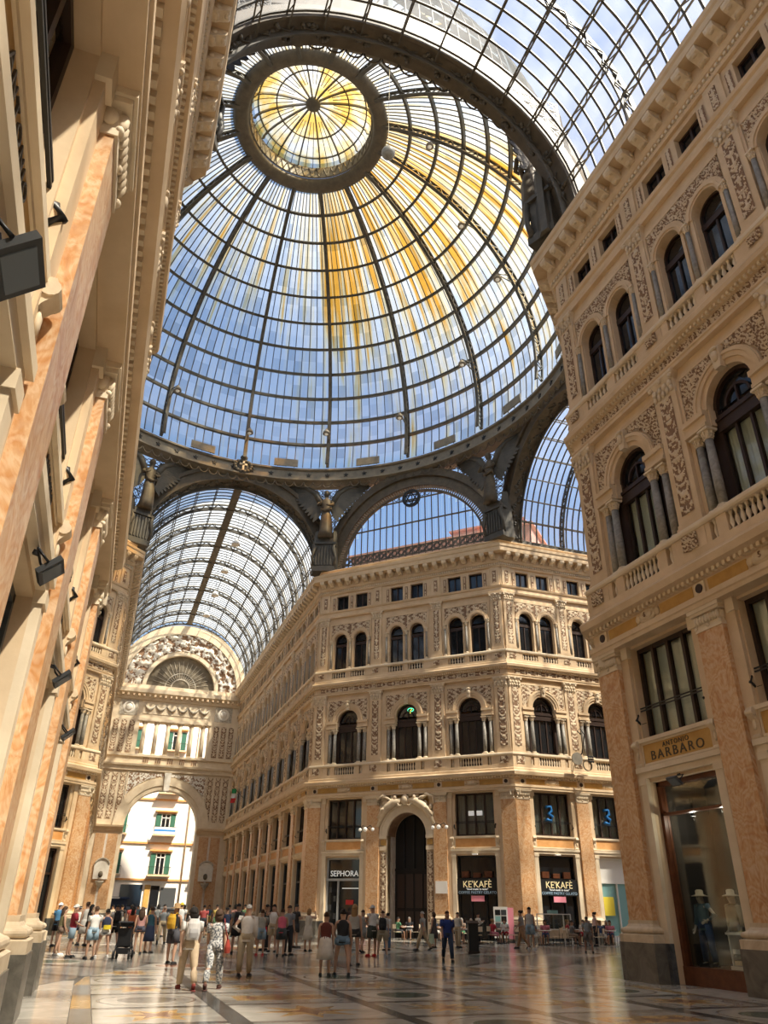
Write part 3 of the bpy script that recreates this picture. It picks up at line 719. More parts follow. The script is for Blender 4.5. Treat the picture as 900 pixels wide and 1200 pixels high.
def arm_floor(ya, yb, near):
    n0 = int(math.floor((ya + 21.7) / PY)) - 1; n1 = int(math.ceil((yb + 21.7) / PY)) + 1
    for k in range(n0, n1 + 1):
        yc = -21.7 + PY * k
        def rr(x0, x1, y0, y1, mat):
            y0, y1 = max(y0, ya), min(y1, yb)
            if y1 - y0 > .05:
                lim = lambda y: T_ * abs(y) - .02 if y > -A8 else 99
                if max(abs(x0), abs(x1)) < min(lim(y0), lim(y1)): rect(x0, x1, y0, y1, mat)
                else:
                    cl = lambda x, y: max(-lim(y), min(lim(y), x))
                    a, b, c, e = cl(x0, y0), cl(x1, y0), cl(x1, y1), cl(x0, y1)
                    if b - a > .05 and c - e > .05: tile([(a + .006, y0 + .006), (b - .006, y0 + .006), (c - .006, y1 - .006), (e + .006, y1 - .006)], mat)
        for s in (-1, 1):
            sx = lambda a, b: (min(s * a, s * b), max(s * a, s * b))
            rr(*sx(6.72, 8.4), yc - 2.4, yc, 'fl_white'); rr(*sx(6.72, 8.4), yc, yc + 2.4, 'fl_pale')
            rr(*sx(6.36, 6.72), yc - 1.2, yc + 1.2, 'fl_yellow'); rr(*sx(6.36, 6.72), yc + 1.2, yc + 3.6, 'fl_mid')
            rr(*sx(4.3, 6.36), yc - 1.12, yc + 1.12, 'fl_white'); rr(*sx(4.3, 6.36), yc + 1.4, yc + 3.4, 'fl_pale')
            for a in (1.12, 3.4): rr(*sx(4.3, 6.36), yc + a, yc + a + .28, 'fl_grey')
            rr(*sx(3.96, 4.3), yc - 2.4, yc + 2.4, 'fl_grey')
            rr(*sx(1.46, 3.96), yc - 1.0, yc + 1.0, 'fl_pale'); rr(*sx(1.46, 3.96), yc + 1.25, yc + 3.55, 'fl_white')
            for a in (1.0, 3.55): rr(*sx(1.46, 3.96), yc + a, yc + a + .25, 'fl_mid')
            rr(*sx(1.18, 1.46), yc - 2.4, yc + 2.4, 'fl_grey')
            if ya + 1 < yc < yb - 1:
                disc(s * 5.33, yc, 0, .95, 'fl_mid', 'inlay_ring', .001); disc(s * 5.33, yc, 0, .88, 'fl_white', 'inlay_ring', .0015); disc(s * 5.33, yc, 0, .56, 'fl_green' if s > 0 else 'fl_mid', z=.002)
                rect(s * 2.7 - .95, s * 2.7 + .95, yc - .42, yc + .42, 'fl_yellow', 'inlay_panel', z=.0015)
                for q in (-.6, 0, .6): star(s * 2.7 + q, yc, .36, .14, 'fl_red', 4, z=.002)
            if ya + 1 < yc + 2.4 < yb - 1:
                star(s * 2.7, yc + 2.4, .95, .42, 'fl_yellow', 8); star(s * 2.7, yc + 2.4, .6, .2, 'fl_red', 4, z=.002)
                star(s * 5.33, yc + 2.4, .85, .4, 'fl_yellow', 6); star(s * 5.33, yc + 2.4, .5, .2, 'fl_red', 6, z=.002)
        rr(-1.18, 1.18, yc - 1.12, yc + 1.12, 'fl_white'); rr(-1.18, 1.18, yc + 1.4, yc + 3.4, 'fl_pale')
        for a in (1.12, 3.4): rr(-1.18, 1.18, yc + a, yc + a + .28, 'fl_grey')
        if ya + 1 < yc < yb - 1:
            disc(0, yc, 0, 1.0, 'fl_mid', 'inlay_ring', .001); disc(0, yc, 0, .93, 'fl_white', 'inlay_ring', .0015); disc(0, yc, 0, .58, 'fl_green', z=.002)
        if ya + 1 < yc + 2.4 < yb - 1:
            star(0, yc + 2.4, .9, .4, 'fl_yellow', 8); star(0, yc + 2.4, .55, .2, 'fl_red', 8, z=.002)
arm_floor(-44, -12.8, True)
# octagon: rings of trapezoid slabs, alternate colours, a star in the middle
def octp(r, k, t=0.0):
    """point at fraction t along side k of the octagon with inradius r"""
    a0 = R(22.5 + 45 * k); a1 = R(22.5 + 45 * (k + 1)); Rr = r / math.cos(R(22.5))
    return (Rr * (math.cos(a0) * (1 - t) + math.cos(a1) * t), Rr * (math.sin(a0) * (1 - t) + math.sin(a1) * t))
rads = [A8, 18.4, 17.9, 15.9, 15.5, 13.2, 12.8, 10.6, 10.1, 8.0, 7.6, 5.4, 5.0, 3.0]
for i, (ro, ri) in enumerate(zip(rads, rads[1:])):
    thin = i % 2 == 1
    n = 1 if thin else max(2, int(round(ro * .83 / 2.6)))
    for k in range(8):
        if k == 5 and ro > 12.9: continue
        for j in range(n):
            t0, t1 = j / n, (j + 1) / n
            pts = [octp(ri + .004, k, t0 + .001), octp(ro - .004, k, t0 + .001), octp(ro - .004, k, t1 - .001), octp(ri + .004, k, t1 - .001)]
            tile(pts[::-1], 'fl_grey' if thin else ('fl_white', 'fl_pale', 'fl_mid', 'fl_pale')[(j + i // 2 + k) % 4])
            if not thin and j % 2 == 0 and i in (2, 6, 10) and not (k in (4, 5, 6) and ro > 12.9):
                c = [sum(p[q] for p in pts) / 4 for q in (0, 1)]
                if i == 6: disc(c[0], c[1], 0, .8, 'fl_red' if k % 2 else 'fl_green')
                else: star(c[0], c[1], .9, .42, 'fl_yellow', 8)
tile([octp(2.996, k) for k in range(8)], 'fl_white'); star(0, 0, 2.7, 1.1, 'fl_yellow', 8); star(0, 0, 1.6, .6, 'fl_red', 8, z=.002)
# the side arms and the far arm: larger slabs in strips
def strips(fn, a, b, step=3.2):
    n = int((b - a) / step); dy = (b - a) / n
    for i in range(n):
        y0, y1 = a + i * dy, a + (i + 1) * dy
        for x0, x1, ms in ((-8.4, -6.4, ('fl_pale', 'fl_white')), (-6.4, -4.2, ('fl_mid', 'fl_white')), (-4.2, -3.9, ('fl_grey',) * 2), (-3.9, -1.4, ('fl_white', 'fl_yellow')), (-1.4, -1.1, ('fl_grey',) * 2), (-1.1, 1.1, ('fl_pale', 'fl_mid')), (1.1, 1.4, ('fl_grey',) * 2), (1.4, 3.9, ('fl_yellow', 'fl_white')), (3.9, 4.2, ('fl_grey',) * 2), (4.2, 6.4, ('fl_white', 'fl_mid')), (6.4, 8.4, ('fl_white', 'fl_pale'))):
            p = [fn(x0 + .005, y0 + .005), fn(x1 - .005, y0 + .005), fn(x1 - .005, y1 - .005), fn(x0 + .005, y1 - .005)]
            tile(p, ms[i % 2])
strips(lambda x, y: (x, y), A8, 64); strips(lambda x, y: (y, -x), A8, 36)

# ------------------------------------------------------------------ walls
PB = 4.6
def seq(a, d, n): return [a + d * i for i in range(n)]
L1, L2 = 27.7, 41.286
NE = facade('wall_northeast', 'cream diagonal facade across the octagon with arched doorway between two shops', (8, A8), -PI / 4, 16, [.48, 5.4, 10.6, 15.52], [2.95, 8, 13.05],
            kinds={0: {'front': 'silver', 'panel': 'ochre_orange'}, 1: {'type': 'arch', 'neon': True}, 2: {'front': 'cafe', 'attic': 'pane_blue', 'curt': True}})
for i in (1,): pass
SF = facade('wall_east', 'sunlit cream facade along the side arm, beside the cafe tables', (A8, 8), 0, 16, [.48, 5.08, 9.68, 14.28], [2.78, 7.38, 11.98], k0=T, k1=0,
            kinds={0: {'front': 'cafe', 'attic': 'pane_blue', 'curt': True}, 1: {'front': 'teal', 'attic': 'pane_blue', 'curt': True}})
FR = facade('wall_far_right', 'long shaded facade running down the far arm to the street arch', (8, 60.6), -PI / 2, L2, [L2 - .45 - 4.55 * k for k in range(9)], sorted(L2 - .45 - 4.55 * (k + .5) for k in range(9)), k0=0, k1=T,
            kinds={k: {'front': 'grey'} for k in range(9)})
NR = facade('wall_right', 'carved cream facade with orange marble pilasters over the hat shop', (8, -A8), -PI / 2, L1, seq(.45, PB, 6), seq(.45 + PB / 2, PB, 6), k0=T, k1=0, near=True, blinds=True,
            kinds={k: {'front': 'hat', 'panel': 'ochre'} for k in range(6)})
NL = facade('wall_left', 'facade of orange marble pilasters seen at a grazing angle under deep cornices', (-8, -A8 - L1), PI / 2, L1, sorted(L1 - .45 - PB * k for k in range(6)), sorted(L1 - .45 - PB * (k + .5) for k in range(6)), k0=0, k1=T, near=True, blinds=True,
            kinds={k: {'front': 'grey', 'panel': 'ochre'} for k in range(6)})
FLW = facade('wall_far_left', 'shadowed facade with heavy dark cornice down the far arm, facing the shaded one', (-8, A8), PI / 2, L2, [.45 + 4.55 * k for k in range(9)], [.45 + 4.55 * (k + .5) for k in range(9)], k0=T, k1=0, kinds={k: {'front': 'grey'} for k in range(9)})
NW = facade('wall_northwest', 'narrow glimpse of the octagon facade beyond the marble pilasters', (-A8, 8), PI / 4, 16, [.48, 5.4, 10.6, 15.52], [2.95, 8, 13.05], kinds={1: {'type': 'arch'}})
SE = facade('wall_southeast', 'octagon facade turning the corner behind the hat shop cornice', (A8, -8), -PI * .75, 16, [.48, 5.4, 10.6, 15.52], [2.95, 8, 13.05], kinds={1: {'type': 'arch'}})
SW = facade('wall_southwest', 'octagon facade turning the corner behind the grazing pilaster wall', (-8, -A8), PI * .75, 16, [.48, 5.4, 10.6, 15.52], [2.95, 8, 13.05], kinds={1: {'type': 'arch'}})
# solid building volumes behind the facades
def core(nm, pts, label):
    mb = MB(); ngon(mb, [(x, y) for x, y in pts['in']], 0, 27.0); ngon(mb, pts['out'], 27.05, 27.4)
    tag(obj(nm, mb, 'cream'), label, 'wall', kind='structure')
d = 2.3
def quadrant(sx, sy, xe, ye):
    q = d * T
    ins = [(8 + d, ye), (8 + d, A8 + q), (A8 + q, 8 + d), (xe, 8 + d), (xe, ye)]
    out = [(8.3, ye), (8.3, A8 + .1), (A8 + .1, 8.3), (xe, 8.3), (xe, ye)]
    f = lambda P: [(sx * x, sy * y) for x, y in (P if sx * sy > 0 else P[::-1])]
    return {'in': f(ins), 'out': f(out)}
strips(lambda x, y: (x, y), -72, -44)
core('wall_core_1', quadrant(1, 1, 36, 60.6), 'masonry block behind the diagonal facade'); core('wall_core_2', quadrant(-1, 1, 36, 60.6), 'masonry block behind the shadowed far facade')
core('wall_core_3', quadrant(1, -1, 36, 47), 'masonry block behind the hat shop'); core('wall_core_4', quadrant(-1, -1, 36, 47), 'masonry block behind the grazing pilaster wall')
for i, (x0, x1, y0, y1) in enumerate(((A8, 36, -8.5, -8), (-36, -A8, 8, 8.5), (-36, -A8, -8.5, -8))):
    tag(obj('wall_side_%d' % (i + 1), MB().box(x0, x1, y0, y1, 0, 27.3), 'cream'), 'plain side wall of a lateral arm', 'wall', kind='structure')
# a pink rooftop storey showing through the glazed lunette
RT = empty('rooftop_storey', (17.5, 17.5, 27.4), -PI / 4); tag(RT, 'pink plastered rooftop storey seen through the glazed lunette', 'building')
mb = MB().box(-9, 9, 1.5, 8, 0, 4.9).box(1, 8, 3, 8, 4.9, 6.3).box(-8, -3, 3, 8, 4.9, 5.7); obj('walls', mb, 'pink_plaster', RT); obj('roof', MB().box(-9.3, 9.3, 1.2, 8.3, 4.9, 5.05).box(.8, 8.2, 2.8, 8.2, 6.3, 6.45), 'pink_plaster', RT)
for x in (-8, -5, -2, 1, 4, 7): obj('window', MB().box(x - .4, x + .4, 1.42, 1.55, 2.2, 3.8), 'pane_blue', RT)

# ---- arched doorway of the diagonal facade
def doorway(W, x, full=True):
    mb = MB(); mb.arc(0, 6.3, 1.5, 1.95, -.14, .02, n=20); mb.arc(0, 6.3, 1.95, 2.1, -.2, .02, n=20)
    obj('archivolt', mb, 'cream_pale', W, (x, 0, 0))
    mb = MB()
    for s in (-1, 1):
        mb.box(*sorted((s * 1.5, s * 2.1)), -.16, .02, 5.35, 5.6); mb.box(*sorted((s * 1.5, s * 2.1)), -.22, .02, 6.1, 6.3); mb.box(*sorted((s * 1.5, s * 2.05)), -.1, .02, 5.6, 6.1); mb.box(*sorted((s * 1.52, s * 2.05)), -.1, .02, 0, 5.35)
    obj('jamb', mb, 'cream_pale', W, (x, 0, 0))
    for s in (-1, 1):
        put('relief_panel', relief(('djam',), .42, 4.2, .42, .05, seed=8), W, (x + s * 1.78, -.1, 1.0))
        obj('inset_panel', MB().box(*sorted((s * 1.56, s * 2.0)), -.12, -.1, 5.68, 6.02), 'ochre', W, (x, 0, 0))
    # intrados lining with carving, then a dark sheet standing in for the unlit passage
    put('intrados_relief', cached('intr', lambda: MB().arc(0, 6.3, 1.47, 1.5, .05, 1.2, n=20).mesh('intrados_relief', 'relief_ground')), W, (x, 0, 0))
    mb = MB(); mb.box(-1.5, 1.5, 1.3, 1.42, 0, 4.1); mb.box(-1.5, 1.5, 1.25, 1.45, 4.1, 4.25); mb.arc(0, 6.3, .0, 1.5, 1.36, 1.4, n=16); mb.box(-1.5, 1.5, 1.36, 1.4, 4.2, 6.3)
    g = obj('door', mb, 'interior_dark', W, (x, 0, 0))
    for k in range(4):
        for z0, z1 in ((.3, 1.6), (1.8, 3.9)): obj('door_panel', MB().box(-1.3 + .68 * k, -.75 + .68 * k, 1.24, 1.32, z0, z1), 'dark_wood', g)
    for sx in (-1, 0, 1): obj('gate_bar', MB().box(sx * .75 - .03, sx * .75 + .03, 1.2, 1.3, 4.25, 7.6 - abs(sx) * .25), 'black_metal', g)
    for s in (-1, 1): obj('reveal', MB().box(*sorted((s * 1.5, s * 1.56)), .02, 1.4, 0, 6.3), 'pale_marble', W, (x, 0, 0))
    # sculpted figures and shield over the arch
    mb = MB()
    rnd = random.Random(3)
    for s in (-1, 1):
        pts = [(s * .35, -.3, 8.55), (s * .9, -.34, 8.5), (s * 1.45, -.32, 8.15), (s * 1.85, -.28, 7.6), (s * 2.2, -.24, 6.9)]
        mb.tube(pts, [.2, .29, .28, .22, .1], 8)
        mb.ell((s * .75, -.42, 8.78), .15, .14, .17, 9, 6); mb.tube([(s * .9, -.4, 8.5), (s * 1.3, -.5, 8.75), (s * 1.75, -.4, 8.85)], [.1, .08, .05], 6)
        mb.tube([(s * .6, -.4, 8.45), (s * .4, -.5, 8.2), (s * .2, -.45, 8.3)], [.09, .07, .05], 6)
        mb.tube([(s * 1.4, -.38, 8.1), (s * 1.75, -.5, 8.0), (s * 2.1, -.42, 7.5)], [.15, .13, .07], 7)
        for k in range(16):
            t = rnd.uniform(.35, 2.15); mb.ell((s * t, -.26, 6.45 + math.sqrt(max(.1, 2.3 ** 2 - t * t)) + rnd.uniform(-.12, .42)), rnd.uniform(.1, .2), .12, rnd.uniform(.1, .2), 7, 5)
        mb.tube([(s * 1.2, -.3, 8.6), (s * 1.7, -.4, 8.95), (s * 2.15, -.35, 8.75), (s * 2.2, -.3, 8.3)], [.12, .14, .1, .05], 7)
    mb.ell((0, -.36, 8.62), .34, .14, .36, 12, 7); mb.ell((0, -.46, 8.62), .22, .1, .24, 10, 6)
    obj('sculpted_crest', mb, 'relief_light', W, (x, 0, 0), smooth=True)
    if not full: return
    obj('crest_ground', MB().archtop(0, 2.12, 6.3, 8.95, -.05, 0, 20), 'ochre', W, (x, 0, 0))
doorway(NE, 8); doorway(NW, 8, False); doorway(SE, 8, False); doorway(SW, 8, False)
# marble plaque by the doorway
obj('plaque', MB().box(-.42, .42, -.29, -.25, 2.66, 3.4), 'street_white', NE, (10.62, 0, 0))
# ---- shop signs
def text_on(W, body, size, mat, x, y, z, width=None, nm='lettering', parent=None, spacing=1.0):
    me = text_mesh(body, size, mat, .012, width, spacing)
    return put(nm, me, parent or W, (x, y, z), (PI / 2, 0, 0))
text_on(NE, 'SEPHORA', .52, 'letter_white', 2.95 + .1, .10, 3.9, 2.25)
sb = obj('display_light', MB().box(2.9, 4.2, .1, .16, 2.95, 3.0), 'letter_white', NE)
for k in range(5): obj('mirror_panel', MB().box(1.78 + (k % 2) * .36, 1.98 + (k % 2) * .36, .26, .3, .5 + .55 * k, .85 + .55 * k), 'lamp_grey', NE)
obj('display_poster', MB().box(3.15, 3.75, .24, .3, 1.95, 2.25), 'red', NE)
def kekafe(W, x):
    o = obj('shop_sign', MB().box(-1.4, 1.4, -.02, .2, 2.6, 3.55), 'sign_black', W, (x, 0, 0))
    text_on(W, "KE'KAFÈ", .56, 'letter_gold', 0, -.03, 3.20, 1.95, parent=o)
    text_on(W, '"food made to taste"', .16, 'letter_white', 0, -.03, 2.93, 1.5, parent=o); text_on(W, 'COFFEE PASTRY GELATO', .22, 'letter_blue', 0, -.03, 2.73, 2.6, parent=o)
    obj('notice', MB().box(-.45, .45, .0, .05, 2.22, 2.55), 'pink', o)
    obj('ceiling_lamp', MB().box(-.18, .18, -.3, -.12, 4.97, 5.04), 'lamp_glass', W, (x, 0, 0))
    for k in range(3): obj('cake_box', MB().box(-1.1 + .8 * k, -.6 + .8 * k, .1, .3, 3.62, 4.0 - .1 * (k % 2)), 'red_wood', W, (x, 0, 0))
kekafe(NE, 13.05); kekafe(SF, 2.78)
for W, x in ((NE, 13.05),):
    for s in (-.3, .3): obj('paper_notice', MB().box(x + s - .2, x + s + .2, .2, .24, 7.45, 7.75), 'letter_white', W)
for x, sc in ((2.78, 1.0), (7.38, .8)):
    mb = MB()
    mb.tube([(-.25, .2, 8.0), (.1, .2, 8.05), (.15, .2, 7.75), (-.1, .2, 7.6), (.2, .2, 7.4), (.1, .2, 7.1), (-.3, .2, 7.2)], .11, 6); obj('graffiti', mb, 'graffiti_blue', SF, (x - .1, 0, 0))
for k in range(6):
    x = .45 + PB * (k + .5)
    text_on(NR, 'ANTONIO', .19, 'letter_dark', x, -.04, 5.86, 1.1, spacing=1.3); text_on(NR, 'BARBARO', .36, 'letter_dark', x, -.04, 5.63, 2.2, spacing=1.3)
    text_on(NL, 'ANTONIO', .19, 'letter_dark', L1 - x, -.04, 5.86, 1.1, spacing=1.3); text_on(NL, 'BARBARO', .36, 'letter_dark', L1 - x, -.04, 5.63, 2.2, spacing=1.3)
# numerals in the cartouches of the hat shop facade
for k, ch in enumerate('65'): text_on(NR, ch, .22, 'relief_ground', .45 + PB * (k + .5), -.41, 9.53)
# ------------------------------------------------------------------ end wall of the far arm with street arch, loggia and lunette
EW = empty('wall_end', (0, 60.6, 0)); tag(EW, 'pale end wall with street arch, columned loggia and carved lunette', 'wall', kind='structure')
mb = MB(); D = 1.6
mb.box(-9, -4.25, 0, D, 0, 10.1); mb.box(4.25, 9, 0, D, 0, 10.1); mb.archtop(0, 4.25, 10.1, 17.2, 0, D, 28); mb.box(-9, -4.25, 0, D, 10.1, 17.2); mb.box(4.25, 9, 0, D, 10.1, 17.2)
mb.box(-9, -4.35, 0, D, 17.2, 22.7); mb.box(4.35, 9, 0, D, 17.2, 22.7); mb.box(-4.35, 4.35, 0, D, 17.2, 18.3); mb.box(-9, 9, 0, D, 22.7, 26.9)
obj('wall_body', mb, 'cream_pale', EW)
mb = MB(); n = 32
for i in range(n):
    a0, a1 = PI * i / n, PI * (i + 1) / n
    for r0, r1, y0 in ((4.35, 8.6, .15),): mb.arc(0, 26.9, r0, r1, y0, 1.2, a0, a1, 1)
obj('lunette_wall', mb, 'cream_pale', EW)
obj('archivolt', MB().arc(0, 26.9, 7.25, 8.1, -.25, .2, n=32).arc(0, 26.9, 4.35, 4.85, -.1, .2, n=28), 'cream_pale', EW)
def annulus(key, r0, r1, nr, na, depth, mats, seed):
    def make():
        mb = MB(); H = {}
        for i in range(na + 1):
            for j in range(nr + 1):
                a = PI * i / na; r = r0 + (r1 - r0) * j / nr
                e = noise.noise(Vector((r * 1.6 * math.cos(a), r * 1.6 * math.sin(a), seed))) + .8 * noise.noise(Vector((r * 4 * math.cos(a), r * 4 * math.sin(a), seed)))
                H[i, j] = e; mb.v.append((r * math.cos(a), -depth * max(0, min(1.2, e + .3)), r * math.sin(a)))
        for i in range(na):
            for j in range(nr):
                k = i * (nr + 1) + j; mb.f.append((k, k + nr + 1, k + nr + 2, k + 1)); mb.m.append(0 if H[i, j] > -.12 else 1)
        return fixn(mb.mesh('lunette_relief', mats, True))
    return cached(key, make)
stone('relief_bright', (.70, .64, .54), (.82, .78, .70), 3); stone('mural', (.10, .08, .055), (.24, .20, .14), 1.2)
put('lunette_relief', annulus('annul', 4.9, 7.2, 16, 90, .45, ['relief_bright', 'relief_ground'], 2), EW, (0, .1, 26.95))
mb = MB(); mb.arc(0, 26.9, 0, 4.36, .5, .6, n=28); obj('lunette_mural', mb, 'mural', EW)
mb = MB()
for k in range(17):
    a = R(12 + 9.75 * k); mb.bar((1.2 * math.cos(a), .46, 27.0 + 1.2 * math.sin(a)), (3.6 * math.cos(a), .46, 27.0 + 3.6 * math.sin(a)), .07, .05)
mb.arc(0, 27.0, 1.1, 1.25, .42, .52, n=18); mb.arc(0, 27.0, 1.9, 2.0, .42, .52, n=22)
obj('sunburst', mb, 'relief_stucco', EW)
for nm, prof, mt in (('impost_cornice', [(-.1, 9.5), (.15, 9.5), (.2, 9.8), (.45, 9.95), (.5, 10.15), (-.1, 10.2)], 'cream'),):
    for x0, x1 in ((-8, -4.25), (4.25, 8)): obj(nm, MB().sweep(prof, x0, x1), mt, EW)
obj('string_course', MB().sweep([(-.1, 16.4), (.2, 16.4), (.25, 16.8), (.45, 16.95), (.5, 17.15), (-.1, 17.2)], -8, 8), 'cream_pale', EW)
obj('cornice', MB().sweep([(-.1, 25.0), (.2, 25.0), (.25, 25.5), (.75, 25.8), (.8, 26.3), (.3, 26.4), (.3, 26.9), (-.1, 26.95)], -8, 8), 'cream_pale', EW)
for k in range(24): put('modillion', cached('emod', lambda: MB().box(-.13, .13, -.7, -.2, 25.35, 25.62).mesh('modillion', 'cream')), EW, (-7.6 + k * .661, 0, 0))
obj('balcony_rail', MB().sweep([(-.1, 18.05), (.2, 18.05), (.22, 18.3), (-.1, 18.3)], -8, 8), 'cream_pale', EW)
obj('lintel', MB().box(-4.6, 4.6, -.12, D, 22.45, 22.8), 'cream_pale', EW)
obj('garland_frieze', MB().box(-4.2, 4.2, -.06, 0, 23.3, 24.6), 'cream_pale', EW)
for k in range(6): obj('garland', MB().tube([(-.6, -.1, 24.4), (-.35, -.16, 24.0), (0, -.2, 23.8), (.35, -.16, 24.0), (.6, -.1, 24.4)], [.08, .13, .17, .13, .08], 7), 'relief_stucco', EW, (-3.4 + 1.36 * k, 0, 0))
for s in (-1, 1):
    mb = MB(); mb.loft([[(r * math.cos(2 * PI * j / 20), y, r * math.sin(2 * PI * j / 20)) for j in range(20)] for r, y in ((.75, 0), (.75, -.1), (.55, -.14), (.5, -.08), (.3, -.22), (.1, -.26))]); obj('roundel', mb, 'relief_bright', EW, (s * 5.95, 0, 23.95))
    obj('roundel_panel', MB().box(-1.1, 1.1, -.05, 0, 23.0, 24.9), 'relief_stucco', EW, (s * 5.95, 0, 0))
    for dx in (-.95, 0, .95):
        put('relief_panel', relief(('ew1',), .62, 5.2, .62, .06, mats=('relief_light', 'relief_ground'), seed=2), EW, (s * 6.2 + dx, -.04, 10.9)); put('relief_panel', relief(('ew2',), .62, 3.9, .62, .06, mats=('relief_light', 'relief_ground'), seed=3), EW, (s * 6.2 + dx, -.04, 18.5))
    obj('panel_frame', MB().box(-1.6, -1.45, -.1, 0, 10.4, 16.4).box(1.45, 1.6, -.1, 0, 10.4, 16.4), 'cream_pale', EW, (s * 6.2, 0, 0))
    mb = MB(); mb.box(-1.25, -.12, -.1, 0, 1.4, 9.2); mb.box(.12, 1.25, -.1, 0, 1.4, 9.2); obj('marble_panel', mb, 'orange_marble', EW, (s * 5.95, 0, 0)); obj('marble_panel', MB().box(-.12, .12, -.07, 0, 1.4, 9.2), 'pale_marble', EW, (s * 5.95, 0, 0))
    obj('plinth', MB().box(-1.75, 1.75, -.3, 0, 0, 1.0), 'grey_marble', EW, (s * 6.05, 0, 0)); obj('plinth_moulding', MB().box(-1.75, 1.75, -.25, 0, 1.0, 1.35), 'plinth_marble', EW, (s * 6.05, 0, 0))
    # wall fountain
    f = empty('wall_fountain', (s * 5.9, 60.5, 0)); tag(f, 'carved stone wall fountain on the %s pier of the street arch' % ('sunlit' if s < 0 else 'shaded'), 'fountain')
    pts = [(-.8, 4.4), (.8, 4.4), (.85, 5.9), (.6, 6.3), (.3, 6.45), (-.3, 6.45), (-.6, 6.3), (-.85, 5.9)]
    obj('backplate', MB().prism(pts, -.22, 0), 'relief_bright', f); obj('hood', MB().arc(0, 5.7, .8, .95, -.35, 0, R(25), R(155), 12), 'relief_stucco', f)
    obj('mask', MB().ell((0, -.25, 4.9), .26, .2, .34, 10, 7).ell((0, -.42, 4.8), .1, .1, .08, 8, 5), 'mural', f, smooth=True); obj('basin', MB().lathe([(.1, 3.5), (.2, 3.7), (.45, 4.05), (.5, 4.2), (.42, 4.22)], 12, (0, -.25, 0)), 'relief_stucco', f)
sp = relief(('ewsp',), 9.6, 6.0, .7, .1, mask=lambda a, z: a * a + z * z > 5.75 ** 2 and abs(a) > .4 and z > 1.2, mats=('relief_bright', 'relief_ground'), seed=5)
put('spandrel_relief', sp, EW, (0, -.03, 10.15))
obj('archivolt', MB().arc(0, 10.1, 4.25, 4.75, -.12, .02, n=32).arc(0, 10.1, 4.75, 5.6, -.22, .02, n=32), 'cream_pale', EW)
obj('keystone', MB().prism([(-.3, 14.2), (.3, 14.2), (.42, 16.3), (-.42, 16.3)], -.42, 0), 'relief_bright', EW)
for k in range(6):
    x = -3.65 + 1.46 * k; c = put_column(EW, x, .25, 18.3, 4.15, .24, 'cream_pale'); put_column(EW, x, 1.3, 18.3, 4.15, .24, 'cream_pale')
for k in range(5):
    x = -2.92 + 1.46 * k; obj('painted_gap_bars', MB().box(x - .3, x - .18, -.1, 0, 17.4, 17.95).box(x - .06, x + .06, -.1, 0, 17.4, 17.95).box(x + .18, x + .3, -.1, 0, 17.4, 17.95), 'relief_ground', EW)  # solid dark bars painted as the shaded gaps of the balustrade

for i, sx in enumerate((-1, 1)):
    o = empty('wall_near_%d' % (i + 1), (sx * 8, -47, 0), sx * -PI / 2); tag(o, 'plain continuation of the near arm wall behind the viewer, %s side' % ('left', 'right')[i], 'wall', kind='structure')
    x0, x1 = (0, 24) if sx > 0 else (-24, 0)
    obj('wall_body', MB().box(x0, x1, 0, .6, 0, 27.7), 'cream', o)
    for pr in (ENT1, RAIL1, ENT2, STR3, CORN): obj('cornice', MB().sweep(pr, x0, x1), 'cream_pale', o)
    for k in range(5): put('pilaster', m_pil()[0], o, ((2.5 + 4.6 * k) * sx, 0, 0))
# plain arched end walls closing the other three arms
def end_wall(nm, loc, rot, label):
    o = empty(nm, loc, rot); tag(o, label, 'wall', kind='structure')
    mb = MB(); mb.box(-9, -4.25, 0, 1.2, 0, 10.1); mb.box(4.25, 9, 0, 1.2, 0, 10.1); mb.archtop(0, 4.25, 10.1, 27.8, 0, 1.2, 24); mb.box(-9, -4.25, 0, 1.2, 10.1, 27.8); mb.box(4.25, 9, 0, 1.2, 10.1, 27.8)
    obj('wall_body', mb, 'cream', o); obj('gable', MB().arc(0, 28.05, 0, 8.6, .2, .8, 0, PI, 24), 'cream_pale', o)
    obj('archivolt', MB().arc(0, 10.1, 4.25, 5.4, -.2, .02, n=24), 'cream_pale', o); obj('cornice', MB().sweep([(-.1, 25.5), (.3, 25.5), (.9, 26.5), (.9, 27.1), (-.1, 27.2)], -8, 8), 'cream_pale', o)
end_wall('wall_end_near', (0, -71.0, 0), PI, 'plain arched wall closing the near arm behind the viewer'); end_wall('wall_end_right', (36.6, 0, 0), -PI / 2, 'plain arched wall closing the right arm'); end_wall('wall_end_left', (-36.6, 0, 0), PI / 2, 'plain arched wall closing the left arm')
